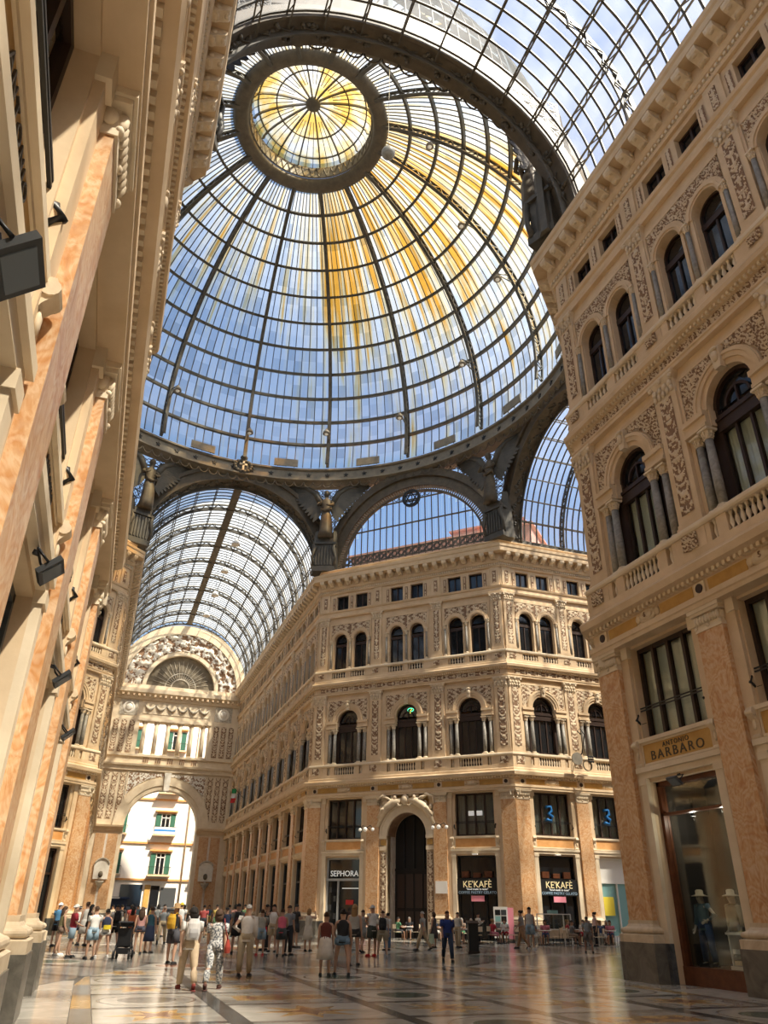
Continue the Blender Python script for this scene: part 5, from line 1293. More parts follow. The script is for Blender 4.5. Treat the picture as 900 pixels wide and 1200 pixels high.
def joints(pose):
    J = {}
    g = lambda k, d: pose.get(k, d)
    seat = g('seat', False); hz = .50 if seat else .92
    J['hip'] = Vector((0, 0, hz + .03)); low = []
    for s, sd in ((-1, 'L'), (1, 'R')):
        h = Vector((s * .095, 0, hz)); a, kb = R(g('leg' + sd, (0, 0))[0]), R(g('leg' + sd, (0, 0))[1]); sp = R(g('spread', 3)) * s
        k = h + Vector((math.sin(sp), math.sin(a), -math.cos(a))) * .43; an = k + Vector((math.sin(sp) * .3, math.sin(a - kb), -math.cos(a - kb))) * .41
        J['h' + sd], J['k' + sd], J['a' + sd] = h, k, an; low.append(an.z)
        tilt = max(0.0, kb - a - R(12)) * .8
        J['t' + sd] = an + Vector((s * .02, .17 * math.cos(tilt), -.055 - .17 * math.sin(tilt))); low[-1] = min(low[-1], J['t' + sd].z + .055)
    dz = .085 - min(low)
    if not seat:
        for k in J: J[k] = J[k] + Vector((0, 0, dz))
    hz = J['hip'].z - .03; ln = R(g('lean', 0))
    def sp_(z, y=0.0): return Vector((0, math.sin(ln) * z + y, hz + z * math.cos(ln)))
    J['waist'] = sp_(.14); J['chest'] = sp_(.33, .01); J['neck'] = sp_(.50, -.005); J['jaw'] = sp_(.60, .035); J['head'] = sp_(.67, .025); J['crown'] = sp_(.745, .005)
    for s, sd in ((-1, 'L'), (1, 'R')):
        f, ab, e, inn = (g('arm' + sd, (2, 6, 12, 0)))
        sh = sp_(.455, -.005) + Vector((s * .185, 0, 0)); f, ab, e, inn = R(f), R(ab), R(e), R(inn)
        d1 = Vector((s * math.sin(ab), math.sin(f) * math.cos(ab), -math.cos(f) * math.cos(ab))); el = sh + d1 * .285
        d2 = Vector((s * math.sin(ab * .4 - inn), math.sin(f + e) * math.cos(inn), -math.cos(f + e) * math.cos(inn))).normalized(); wr = el + d2 * .25
        J['s' + sd], J['e' + sd], J['w' + sd], J['d' + sd] = sh, el, wr, d2
    return J
def body_mesh(J):
    vs_, es, rs = [], [], []
    def add(p, r, prev=None):
        vs_.append(tuple(p)); rs.append(r); i = len(vs_) - 1
        if prev is not None: es.append((prev, i))
        return i
    root = add(J['hip'], (.135, .105)); w = add(J['waist'], (.12, .09), root); c = add(J['chest'], (.145, .105), w); n = add(J['neck'], (.052, .055), c)
    j = add(J['jaw'], (.062, .075), n); h = add(J['head'], (.078, .094), j); add(J['crown'], (.05, .062), h)
    fw = Vector((0, 1, 0)); add(J['jaw'] + Vector((0, .098, .018)), (.013, .013), j)
    for s in (-1, 1): add(J['jaw'] + Vector((s * .078, -.005, .03)), (.012, .02), j)
    for s, sd in ((-1, 'L'), (1, 'R')):
        sh = add(J['s' + sd], (.058, .058), c); e = add(J['e' + sd], (.043, .043), sh); wr = add(J['w' + sd], (.029, .029), e)
        d = J['d' + sd]; side = d.cross(Vector((0, 1, 0)) if abs(d.y) < .8 else Vector((0, 0, 1))).normalized(); pn = side.cross(d).normalized()
        pm = add(J['w' + sd] + d * .06, (.033, .024), wr)
        for q, (o, ln) in enumerate(((-.027, .062), (-.009, .075), (.009, .07), (.027, .055))):
            k1 = add(J['w' + sd] + d * .095 + side * o, (.010, .010), pm); add(J['w' + sd] + d * (.095 + ln) + side * o * 1.1 + pn * .02, (.008, .008), k1)
        t1 = add(J['w' + sd] + d * .045 + side * .045 + pn * .01, (.011, .011), pm); add(J['w' + sd] + d * .09 + side * .06 + pn * .02, (.009, .009), t1)
        hp = add(J['h' + sd], (.088, .092), root); k = add(J['k' + sd], (.056, .058), hp); cf = add(J['k' + sd].lerp(J['a' + sd], .35) + Vector((0, -.012, 0)), (.052, .055), k); a = add(J['a' + sd], (.036, .038), cf); add(J['t' + sd], (.038, .026), a)
    me = bpy.data.meshes.new('b'); me.from_pydata(vs_, es, []); o = bpy.data.objects.new('b', me); COL.objects.link(o)
    md = o.modifiers.new('s', 'SKIN')
    if not me.skin_vertices: me.attributes
    for i, sv in enumerate(me.skin_vertices[0].data): sv.radius = rs[i]; sv.use_root = (i == 0)
    o.modifiers.new('d', 'SUBSURF').levels = 1
    bpy.context.view_layer.update()
    out = bpy.data.meshes.new_from_object(o.evaluated_get(bpy.context.evaluated_depsgraph_get()))
    bpy.data.objects.remove(o); bpy.data.meshes.remove(me)
    out.name = 'person'; out.materials.clear(); out.materials.append(MATS['skin_a'])
    out.polygons.foreach_set('use_smooth', [True] * len(out.polygons))
    return out
def ering(c, rx, ry, n=14, wob=0.0): return [(c[0] + rx * math.cos(2 * PI * j / n) * (1 + wob * math.cos(6 * PI * j / n * 2)), c[1] + ry * math.sin(2 * PI * j / n) * (1 + wob * math.cos(6 * PI * j / n * 2)), c[2]) for j in range(n)]
def cloth(J, kind):
    mb = MB(); hp, w, c, n = J['hip'], J['waist'], J['chest'], J['neck']
    up = lambda p, z: (p.x, p.y, p.z + z)
    def torso(z0=-.12, rx=.185, neck=True): mb.loft([ering(up(hp, z0), rx, .135), ering(up(hp, 0), rx - .01, .14), ering(w, .160, .118), ering(up(c, -.06), .178, .130), ering(up(c, .06), .195, .130), ering(up(n, -.05), .165, .098), ering(up(n, .0), .085, .075)])
    def sleeve(l, r0=.082, r1=.072):
        for sd in 'LR':
            P = [J['s' + sd].lerp(c, .12), J['s' + sd], J['s' + sd].lerp(J['e' + sd], min(1, l))]; rr = [r0, r0, r1]
            if l > 1: P[2] = J['e' + sd]; P.append(J['e' + sd].lerp(J['w' + sd], l - 1)); rr += [.045]
            mb.tube(P, rr, 10)
    def legs(l, r0=.115, rk=.085, re=.07):
        mb.loft([ering(up(hp, .10), .158, .118), ering(up(hp, 0), .185, .142), ering(up(hp, -.09), .178, .138)])
        for sd in 'LR':
            h, k, a = J['h' + sd], J['k' + sd], J['a' + sd]
            P, rr = [h + Vector((0, 0, .02)), h.lerp(k, min(1, l))], [r0, r0 + (rk - r0) * min(1, l)]
            if l > 1: P += [k.lerp(a, (l - 1) * .4), k.lerp(a, l - 1)]; rr += [rk * .95, re]
            mb.tube(P, rr, 12)
    if kind == 'tee': torso(); sleeve(.6)
    elif kind == 'tank': torso()
    elif kind == 'shirt': torso(-.14); sleeve(1.75, .085, .07)
    elif kind == 'polo': torso(-.14, .2); sleeve(.75, .09, .085)
    elif kind == 'shorts': legs(.75, .12, .115)
    elif kind == 'hotpants': legs(.32, .115, .125)
    elif kind == 'trousers': legs(1.93)
    elif kind in ('skirt', 'dress', 'longdress'):
        if kind != 'skirt': torso()
        L = {'skirt': .52, 'dress': .50, 'longdress': .82}[kind]; y = (J['kL'].y + J['kR'].y) / 2
        mb.loft([ering(up(hp, .09), .155, .12, 20), ering(up(hp, -.03), .19, .15, 20, .02), ering((0, y * .4, hp.z - L * .55), .22, .19, 20, .04), ering((0, y * .7, hp.z - L), .25, .22, 20, .06)])
    return mb.mesh('clothing', 'white_paint', True)
def shoes(J, sds):
    mb = MB()
    for sd in sds:
        a, t = J['a' + sd], J['t' + sd]; d = (t - a); d.normalize(); he = a + Vector((0, -.05, -.045)); tt = t + d * .04
        mb.tube([he, a + Vector((0, 0, -.035)), t, tt], [.035, .05, .044, .02], 8)
        mb.box(a.x - .045, a.x + .045, a.y - .08, t.y + .05, min(a.z - .085, t.z - .03), min(a.z - .06, t.z - .012))
    return mb.mesh('shoe', 'black_metal', True)
def hair(J, kind):
    mb = MB(); c = J['head'] + Vector((0, -.012, .025)); n = 14
    def cap(rx=.092, ry=.108, rz=.10, z0=-.45): mb.loft([[(c.x + rx * math.cos(t) * math.cos(2 * PI * j / n), c.y + ry * math.cos(t) * math.sin(2 * PI * j / n) - (.03 if t < 0 else 0), c.z + rz * math.sin(t)) for j in range(n)] for t in (z0, -.1, .3, .7, 1.1, 1.45)])
    if kind in ('short', 'grey', 'bald'): cap(.087, .10, .092, -.15 if kind != 'bald' else .1)
    elif kind in ('long', 'curly'):
        cap(); k = .03 if kind == 'curly' else 0
        mb.loft([ering((0, c.y - .03, c.z), .09, .085), ering((0, c.y - .06, c.z - .12), .095 + k, .06 + k), ering((0, c.y - .08, c.z - .25), .10 + k, .045 + k), ering((0, c.y - .08, c.z - .42), .06 + k, .025 + k)])
    elif kind == 'bob': cap(.10, .115, .105); mb.loft([ering((0, c.y - .025, c.z), .1, .1), ering((0, c.y - .03, c.z - .10), .105, .095), ering((0, c.y - .04, c.z - .17), .085, .06)])
    elif kind == 'bun': cap(); mb.ell((0, c.y - .11, c.z + .05), .05, .05, .05, 8, 6)
    elif kind == 'cap': cap(.098, .112, .10, -.05); mb.loft([[(x, c.y + .08 + (.12 if k else 0), c.z - .01 - .02 * k + q) for x, q in ((-.075, 0), (.075, 0), (.075, .012), (-.075, .012))] for k in (0, 1)])
    elif kind == 'hat':
        mb.lathe([(.09, -.02), (.21, -.035), (.21, -.02), (.10, .01), (.098, .10), (.06, .125), (.02, .12)], 16, (c.x, c.y, c.z + .01))
    return mb.mesh('hair' if kind not in ('cap', 'hat') else kind, 'dark_wood', True)
def face(J):
    mb = MB(); h = J['jaw']
    for s in (-1, 1): mb.ell((s * .032, h.y + .078, h.z + .052), .013, .01, .008, 6, 4)
    mb.ell((0, h.y + .076, h.z - .022), .024, .008, .006, 8, 4)
    return mb.mesh('face', 'dark_wood')
POSES = {
 'stand': {}, 'stand2': {'legL': (6, 4), 'legR': (-4, 2), 'armR': (12, 8, 55, 25), 'armL': (-2, 8, 14, 0)},
 'walk': {'legL': (22, 8), 'legR': (-16, 22), 'armL': (-18, 6, 10, 0), 'armR': (20, 6, 22, 0), 'lean': 2},
 'walk2': {'legR': (20, 6), 'legL': (-14, 26), 'armR': (-16, 6, 10, 0), 'armL': (18, 6, 20, 0), 'lean': 2},
 'hips': {'legL': (-3, 2), 'legR': (5, 6), 'armL': (-20, 34, 70, 50), 'armR': (4, 8, 20, 0)},
 'phone': {'armL': (20, 10, 95, 28), 'armR': (20, 10, 95, 28), 'legL': (3, 2)},
 'photo': {'armL': (70, 14, 70, 25), 'armR': (75, 14, 70, 25), 'legR': (-4, 0)},
 'cross': {'armL': (18, 12, 85, 62), 'armR': (14, 12, 90, 62), 'spread': 6},
 'wide': {'spread': 9, 'legL': (10, 3), 'legR': (-10, 4), 'armL': (8, 12, 40, 20), 'armR': (2, 10, 20, 0)},
 'sit': {'seat': True, 'legL': (86, 84), 'legR': (84, 80), 'armL': (32, 10, 70, 20), 'armR': (28, 10, 62, 15), 'lean': 4},
}
JJ = {}
def setmat(o, m):
    o.material_slots[0].link = 'OBJECT'; o.material_slots[0].material = m
def person(label, pos, hgt, heading, pose='stand', top=('tee', (.7, .7, .7)), bot=('shorts', (.1, .1, .1)), hr=('short', (.02, .013, .01)), shoe=(.03, .03, .03), skin='skin_a', group=None, name='person', cat='person', seat_z=None, dz=0.0):
    if pose not in JJ: JJ[pose] = joints(POSES[pose])
    J = JJ[pose]; k = hgt / 1.70
    o = put(name, cached(('body', pose), lambda: body_mesh(J)), None, (pos[0], pos[1], dz), (0, 0, heading), k)
    setmat(o, MATS[skin]); tag(o, label, cat, group)
    def ch(nm, key, fn, m):
        c = put(nm, cached((key, pose), fn), o); setmat(c, m); return c
    nm_t = {'tee': 't_shirt', 'tank': 'tank_top', 'shirt': 'shirt', 'polo': 'polo_shirt', 'dress': 'dress', 'longdress': 'jumpsuit'}[top[0]]
    ch(nm_t, 'cl_' + top[0], lambda: cloth(J, top[0]), fab(top[1]))
    if bot: ch({'shorts': 'shorts', 'hotpants': 'shorts', 'trousers': 'trousers', 'skirt': 'skirt'}[bot[0]], 'cl_' + bot[0], lambda: cloth(J, bot[0]), fab(bot[1]))
    if hr:
        ch('hair' if hr[0] not in ('cap', 'hat') else ('cap' if hr[0] == 'cap' else 'straw_hat'), 'hr_' + hr[0], lambda: hair(J, hr[0]), fab(hr[1]))
        if hr[0] in ('cap', 'hat'): ch('hair', 'hr_' + ('long' if len(hr) > 2 else 'short'), lambda: hair(J, 'long' if len(hr) > 2 else 'short'), fab((.03, .018, .012)))
    ch('shoe', 'shoeL', lambda: shoes(J, 'L'), fab(shoe)); ch('shoe', 'shoeR', lambda: shoes(J, 'R'), fab(shoe)); ch('face', 'face', lambda: face(J), MATS['dark_wood'])
    return o
def px_top(P, v_top):
    lo, hi = .3, 2.6
    for _ in range(30):
        z = (lo + hi) / 2; d = Vector((P.x, P.y, z)) - CAM; v = 600 - 872.1 * d.dot(_u2) / d.dot(_fw)
        if v > v_top: lo = z
        else: hi = z
    return (lo + hi) / 2
W_, K_, G_, N_, BE, DEN = (.72, .70, .66), (.018, .018, .02), (.24, .25, .25), (.02, .03, .07), (.46, .36, .23), (.26, .36, .44)
DK, BR, BL, GR = (.012, .009, .007), (.06, .03, .015), (.30, .17, .07), (.42, .40, .37)
def walker(u, v, vt, turn, pose, top, bot, hr, label, shoe=(.03, .03, .03), skin='skin_a', group='visitors walking and standing in the octagon'):
    P = ground(u, v); H = max(1.15, min(1.92, px_top(P, vt))); az = math.atan2(P.x - CAM.x, P.y - CAM.y)
    return person(label, (P.x, P.y), H, -az - R(turn), pose, top, bot, hr, shoe, skin, group)
# (foot pixel, head pixel, turn: 0 faces away from the viewer's place)
def pose_h(o): return o
P_ = {}
P_['bluecap'] = walker(62, 1109, 1058, 40, 'stand', ('tee', (.12, .32, .55)), ('shorts', K_), ('cap', W_), 'person in white cap and bright blue patterned shirt by the pilaster bases')
walker(66, 1120, 1062, 70, 'wide', ('tank', (.22, .20, .10)), ('hotpants', (.16, .11, .08)), ('long', BR), 'long haired person in olive top and brown shorts striding with white shoes', W_)
walker(79, 1122, 1060, 80, 'stand2', ('polo', (.30, .02, .035)), ('shorts', DEN), ('cap', W_), 'person in dark red polo shirt, white cap and pale denim shorts')
walker(87, 1106, 1062, 20, 'stand', ('tee', W_), ('shorts', N_), ('short', DK), 'person in white t-shirt and navy shorts behind the red polo shirt')
walker(95, 1108, 1057, -30, 'stand2', ('dress', (.60, .55, .48)), None, ('bun', BR), 'person in off white dress with pinned up brown hair')
walker(100, 1109, 1060, 60, 'stand', ('tank', (.06, .06, .06)), ('hotpants', K_), ('long', DK), 'long dark haired person in black top and black shorts')
walker(104, 1124, 1062, -15, 'stand', ('tee', W_), ('shorts', DEN), ('short', BR), 'person in plain white t-shirt and light blue denim shorts, back turned', K_)
g1 = walker(118, 1122, 1065, -20, 'wide', ('tank', N_), ('hotpants', W_), ('bun', DK), 'person in navy top, white shorts and yellow waist bag', W_)
walker(131, 1110, 1059, -10, 'walk', ('tee', W_), ('shorts', K_), ('short', DK), 'person in white t-shirt wearing a black backpack beside the stroller')
walker(150, 1111, 1063, 20, 'stand', ('tank', (.62, .16, .06)), ('hotpants', K_), ('long', DK), 'person in orange top behind the black stroller')
walker(160, 1118, 1063, 5, 'stand2', ('tank', (.42, .22, .20)), ('hotpants', (.05, .05, .07)), ('curly', BR), 'curly haired person in dusty pink top and dark patterned shorts')
walker(172, 1117, 1063, 25, 'stand', ('tank', (.03, .10, .14)), ('skirt', N_), ('bun', BR), 'person in teal top and short navy skirt')
walker(188, 1106, 1061, 10, 'walk2', ('tee', G_), ('trousers', BE), ('short', (.3, .2, .15)), 'person in grey t-shirt and khaki trousers walking towards the street arch')
g2 = walker(199, 1130, 1060, 30, 'wide', ('tank', K_), ('shorts', (.05, .05, .06)), ('hat', (.42, .26, .12)), 'person in straw hat, black tank top and black shorts with yellow backpack')
walker(208, 1105, 1058, 0, 'stand', ('tee', W_), ('shorts', G_), ('cap', (.8, .55, .04)), 'person in yellow cap and white t-shirt in the crowd before the street arch')
g3 = walker(217, 1160, 1061, -8, 'walk', ('tee', W_), ('trousers', (.50, .38, .25)), ('bob', DK), 'person in white blouse and beige trousers walking with pale backpack', (.22, .04, .03), 'skin_c')
g4 = walker(248, 1160, 1064, 6, 'walk2', ('tee', (.335, .335, .335)), ('trousers', (.335, .335, .335)), ('bob', BR), 'person in grey patterned jumpsuit carrying a red shoulder bag', (.10, .04, .03))
walker(262, 1112, 1062, 15, 'walk', ('tee', N_), ('shorts', K_), ('short', DK), 'person in navy t-shirt walking beyond the patterned jumpsuit')
walker(275, 1118, 1059, 0, 'stand', ('tee', G_), ('shorts', K_), ('short', DK), 'person in grey t-shirt and black shorts wearing a black backpack, near the red bag', K_)
walker(287, 1106, 1063, 0, 'stand', ('tank', (.65, .14, .05)), ('shorts', DEN), ('bun', DK), 'person in orange tank top and denim shorts beyond the white shirt')
walker(285, 1145, 1060, 12, 'hips', ('shirt', (.66, .62, .58)), ('trousers', (.36, .29, .19)), ('grey', GR), 'grey haired person in white shirt and khaki trousers, hand on hip')
walker(304, 1120, 1066, -10, 'phone', ('tee', (.42, .40, .34)), ('shorts', DEN), ('bun', BR), 'person in beige t-shirt and denim shorts with small red bag', (.5, .03, .03))
walker(310, 1114, 1060, -60, 'stand', ('tee', (.03, .05, .05)), ('trousers', K_), ('short', DK), 'person in dark green t-shirt in the standing group', K_, 'skin_b')
walker(318, 1116, 1060, -170, 'photo', ('tank', W_), ('shorts', BE), ('long', DK), 'person in white top raising a phone with both hands')
walker(328, 1121, 1065, 5, 'stand2', ('tank', (.70, .14, .22)), ('shorts', (.06, .07, .07)), ('bun', BR), 'person in bright pink top and dark grey shorts', K_)
walker(336, 1120, 1061, 30, 'stand', ('tee', (.25, .27, .28)), ('trousers', K_), ('short', BR), 'person in blue grey t-shirt and black trousers beside the pink top')
walker(345, 1111, 1060, 60, 'cross', ('tee', K_), ('shorts', K_), ('short', DK), 'person all in black with folded arms near the marble corner')
walker(360, 1115, 1065, 20, 'photo', ('dress', (.58, .52, .42)), None, ('bob', BL), 'person in beige dress holding up a camera by the marble corner')
walker(380, 1144, 1069, 4, 'stand', ('tank', (.13, .03, .02)), ('skirt', (.66, .60, .52)), ('bun', BR), 'person in maroon tank top and white miniskirt')
walker(400, 1144, 1065, -6, 'wide', ('tank', K_), ('hotpants', (.14, .22, .30)), ('bun', DK), 'person in black tank top and blue denim shorts')
walker(414, 1132, 1060, 10, 'stand', ('tank', (.38, .36, .32)), ('hotpants', K_), ('long', BL), 'person with long blond hair in grey top and black shorts')
walker(424, 1117, 1065, 30, 'walk', ('tee', (.30, .30, .27)), ('shorts', (.2, .2, .18)), ('short', BR), 'person in stone coloured t-shirt and grey shorts', K_)
walker(436, 1121, 1061, -30, 'phone', ('tee', W_), ('shorts', (.05, .06, .045)), ('cap', GR), 'person in white t-shirt, dark green shorts and red shoes', (.55, .03, .03))
walker(448, 1122, 1067, 0, 'wide', ('tee', (.62, .60, .55)), ('shorts', (.34, .28, .19)), ('bald', BR), 'person in cream t-shirt and beige shorts with black backpack near the doorway', (.3, .3, .3), 'skin_c')
walker(454, 1114, 1070, -40, 'phone', ('tee', W_), ('trousers', (.09, .16, .27)), ('bun', DK), 'person in white top and blue jeans looking at a phone by the doorway')
walker(496, 1114, 1067, -70, 'walk', ('tee', (.36, .36, .34)), ('trousers', BE), ('short', GR), 'person in grey t-shirt and khaki trousers passing the doorway')
walker(509, 1111, 1069, -60, 'stand', ('dress', (.07, .06, .06)), None, ('bob', BR), 'person in dark patterned dress beside the doorway tables')
walker(525, 1127, 1066, 172, 'walk', ('polo', (.02, .045, .20)), ('trousers', (.025, .04, .075)), ('bald', BR), 'person in royal blue shirt and dark jeans walking alone', K_, 'skin_b')
walker(537, 1111, 1069, 40, 'stand2', ('shirt', (.60, .57, .5)), ('trousers', BE), ('short', BR), 'person in pale shirt and khaki trousers by the cafe entrance')
walker(561, 1106, 1070, 60, 'phone', ('shirt', W_), ('trousers', K_), ('short', DK), 'waiter in white shirt behind the black menu post')
walker(613, 1112, 1066, -80, 'walk2', ('tee', (.33, .34, .36)), ('trousers', (.30, .17, .09)), ('bun', DK), 'person in grey t-shirt and tan trousers beside the cafe tables')
walker(623, 1113, 1063, 20, 'stand', ('tank', (.46, .45, .43)), ('shorts', DEN), ('short', DK), 'person in pale grey sleeveless top and denim shorts beside the cafe tables', W_)
walker(691, 1117, 1074, 0, 'wide', ('tee', (.26, .29, .31)), ('shorts', (.17, .15, .14)), ('short', DK), 'child in blue grey t-shirt and brown shorts watching the cafe', K_, 'skin_b')
walker(700, 1109, 1069, -110, 'stand2', ('tank', (.70, .50, .46)), ('trousers', K_), ('bun', DK), 'person in pale pink top standing among the cafe tables')
rnd = random.Random(11)
cols = [((.6, .58, .52), 'cream'), ((.03, .03, .035), 'black'), ((.4, .07, .06), 'brick red'), ((.08, .17, .26), 'blue'), ((.55, .42, .12), 'mustard'), ((.25, .26, .26), 'grey'), ((.5, .25, .2), 'coral'), ((.10, .20, .10), 'green')]
for i in range(16):
    u = 128 + i * 10.5 + rnd.uniform(-3, 3); v = rnd.uniform(1088, 1099); c, nm = cols[i % 8]; c2, n2 = cols[(i * 3 + 2 + i // 8) % 8]
    walker(u, v, v - (v - 1066) * 1.13 - 2, rnd.choice((0, 20, 170, -30, 90)), rnd.choice(('stand', 'walk', 'walk2', 'stand2')), ('tee', c), ('shorts', c2), (('short', 'bun', 'bob')[i % 3], DK), 'distant person in %s t-shirt and %s shorts before the street arch' % (nm, n2), group='distant people before the street arch')
# worn and carried bags
def bag(name, label, o, local, mb, rot=0.0):
    e = empty(name, o.matrix_basis @ Vector(local), o.rotation_euler.z); tag(e, label, 'bag', 'bags carried by the visitors')
    for nm, m_, mt in mb:
        c = obj(nm, m_, 'white_paint', e); setmat(c, fab(mt))
    return e
def backpack(o, label, c, c2):
    k = o.scale.x
    b = MB().loft([ering((0, 0, -.22), .13, .06), ering((0, -.02, -.1), .15, .085), ering((0, -.02, .1), .145, .085), ering((0, 0, .2), .10, .06)]); p = MB().loft([ering((0, -.085, -.17), .09, .03), ering((0, -.10, -.08), .1, .035), ering((0, -.09, .0), .09, .03)])
    st = MB()
    for s in (-1, 1): st.tube([(s * .09, .02, .17), (s * .11, .09, .24), (s * .12, .27, .16), (s * .12, .30, -.05), (s * .12, .1, -.2)], .016, 6)
    return bag('backpack', label, o, (0, -.215, 1.22), [('pack', b, c), ('pocket', p, c2), ('strap', st, c2)], 0)
bp_targets = {}
for o in list(COL.objects):
    l = o.get('label', '')
    if o.get('category') != 'person': continue
    if 'white t-shirt wearing a black backpack' in l: backpack(o, 'black backpack on the white t-shirt beside the stroller', K_, (.03, .03, .03))
    elif 'yellow backpack' in l: backpack(o, 'mustard yellow backpack on the person in the straw hat', (.62, .36, .03), (.5, .28, .02))
    elif 'pale backpack' in l: backpack(o, 'white and grey backpack on the white blouse', (.66, .64, .62), (.45, .44, .44))
    elif 'grey t-shirt and black shorts wearing' in l: backpack(o, 'black backpack with purple trim on the grey t-shirt', K_, (.08, .03, .06))
    elif 'cream t-shirt' in l and 'backpack' in l: backpack(o, 'black backpack on the cream t-shirt by the doorway', K_, (.03, .03, .03))
    elif 'red shoulder bag' in l:
        bag('handbag', 'red leather shoulder bag on the grey jumpsuit', o, (.27, -.02, .92), [('body', MB().loft([ering((0, 0, -.16), .07, .12), ering((0, 0, -.05), .075, .14), ering((0, 0, .1), .03, .10)]), (.30, .035, .02)), ('strap', MB().tube([(0, .05, .08), (-.06, .08, .3), (-.12, .04, .52), (-.10, -.10, .45), (0, -.05, .08)], .012, 6), (.26, .03, .02))])
    elif 'small red bag' in l: bag('handbag', 'small bright red bag on the beige t-shirt', o, (.2, .05, .98), [('body', MB().loft([ering((0, 0, -.1), .05, .08), ering((0, 0, .08), .04, .08)]), (.55, .02, .03))])
    elif 'yellow waist bag' in l: bag('waist_bag', 'bright yellow waist bag over the navy top', o, (0, -.17, 1.05), [('body', MB().loft([ering((0, 0, -.07), .14, .05), ering((0, 0, .07), .13, .04)]), (.75, .58, .03))])
    elif 'beside the doorway tables' in l: bag('shopping_bag', 'pale green shopping bag held beside the doorway tables', o, (-.28, 0, .45), [('body', MB().loft([ering((0, 0, -.22), .10, .14), ering((0, 0, .2), .09, .13)]), (.42, .5, .36))])
# ------------------------------------------------------------------ stroller
q = ground(143, 1124); ST = empty('stroller', (q.x, q.y, 0), -.2); tag(ST, 'black folding baby stroller with hood and basket', 'stroller')
mb = MB()
for s in (-1, 1): mb.tube([(s * .25, .38, .15), (s * .24, .1, .55), (s * .23, -.3, 1.0)], .018, 6); mb.tube([(s * .25, -.35, .15), (s * .24, -.05, .5), (s * .23, .2, .75)], .018, 6)
mb.tube([(-.23, -.3, 1.0), (0, -.34, 1.03), (.23, -.3, 1.0)], .022, 6); obj('frame', mb, 'black_metal', ST)
for sx in (-1, 1):
    for sy in (-1, 1):
        w = obj('wheel', MB().arc(0, 0, .07, .13, -.03, .03, 0, 2 * PI, 16).arc(0, 0, 0, .03, -.04, .04, 0, 2 * PI, 8), 'black_metal', ST, (sx * .26, .36 * sy, .13), (0, 0, PI / 2))
for nm, m_ in (('seat', MB().loft([[(-.22, .25, .42), (.22, .25, .42), (.22, -.12, .36), (-.22, -.12, .36)], [(-.22, .25, .5), (.22, .25, .5), (.22, -.12, .46), (-.22, -.12, .46)]])), ('backrest', MB().loft([[(-.22, -.10, .40), (.22, -.10, .40), (.22, -.16, .40), (-.22, -.16, .40)], [(-.22, -.24, .95), (.22, -.24, .95), (.22, -.30, .95), (-.22, -.30, .95)]])), ('basket', MB().loft([[(-.18, .2, .16), (.18, .2, .16), (.18, -.25, .16), (-.18, -.25, .16)], [(-.22, .25, .33), (.22, .25, .33), (.22, -.3, .33), (-.22, -.3, .33)]]))): setmat(obj(nm, m_, 'white_paint', ST), fab((.02, .02, .023)))
mb = MB(); mb.loft([[(x, -.24 + .42 * math.sin(t) , .82 + .34 * math.cos(t)) for x in (-.24, -.12, 0, .12, .24)] for t in (-.5, -.1, .3, .7, 1.1)], closed=False); setmat(obj('hood', mb, 'white_paint', ST), fab((.015, .015, .018)))
# ------------------------------------------------------------------ cafe
def m_chair():
    def make(nm, f): return cached(('chair', nm), f)
    return {
     'seat': make('seat', lambda: MB().box(-.21, .21, -.2, .22, .44, .47).mesh('seat', 'cream_pale')),
     'backrest': make('back', lambda: MB().loft([[(x, -.22 - .05 * (1 - (x / .2) ** 2), z) for x in (-.2, -.1, 0, .1, .2)] for z in (.62, .76, .88)], closed=False).loft([[(x, -.25 - .05 * (1 - (x / .2) ** 2), z) for x in (-.2, -.1, 0, .1, .2)] for z in (.62, .76, .88)], closed=False).mesh('backrest', 'cream_pale')),
     'legf': make('lf', lambda: MB().tube([(0, 0, .45), (0, .03, 0)], .014, 6).mesh('leg', 'black_metal')),
     'legb': make('lb', lambda: MB().tube([(0, -.04, .88), (0, 0, .45), (0, -.06, 0)], .014, 6).mesh('leg', 'black_metal')),
    }
def chair(x, y, rz, label):
    M = m_chair(); o = empty('cafe_chair', (x, y, 0), rz); tag(o, label, 'chair', 'chairs on the cafe terrace')
    put('seat', M['seat'], o); put('backrest', M['backrest'], o)
    for s in (-1, 1): put('leg', M['legf'], o, (s * .19, .19, 0)); put('leg', M['legb'], o, (s * .19, -.2, 0))
def table(x, y, label, white=True):
    o = empty('cafe_table', (x, y, 0)); tag(o, label, 'table', 'tables on the cafe terrace')
    put('tabletop', cached('ttop', lambda: MB().lathe([(.36, .71), (.38, .73), (.36, .745)], 18).mesh('tabletop', 'white_paint')), o)
    put('pedestal', cached('tped', lambda: MB().lathe([(.03, .03), (.03, .71)], 8).mesh('pedestal', 'black_metal')), o); put('base', cached('tbas', lambda: MB().lathe([(.22, 0), (.22, .02), (.04, .04)], 14).mesh('base', 'black_metal')), o)
seatcol = [((.62, .6, .56), 'white'), ((.45, .03, .05), 'red'), ((.03, .03, .035), 'black'), ((.07, .2, .1), 'green'), ((.55, .18, .24), 'pink'), ((.06, .1, .22), 'blue'), ((.30, .22, .16), 'brown'), ((.2, .2, .2), 'grey')]
n_s = 0
def dg(sv, off): return (8 + (sv - off) * .7071, A8 - (sv + off) * .7071)
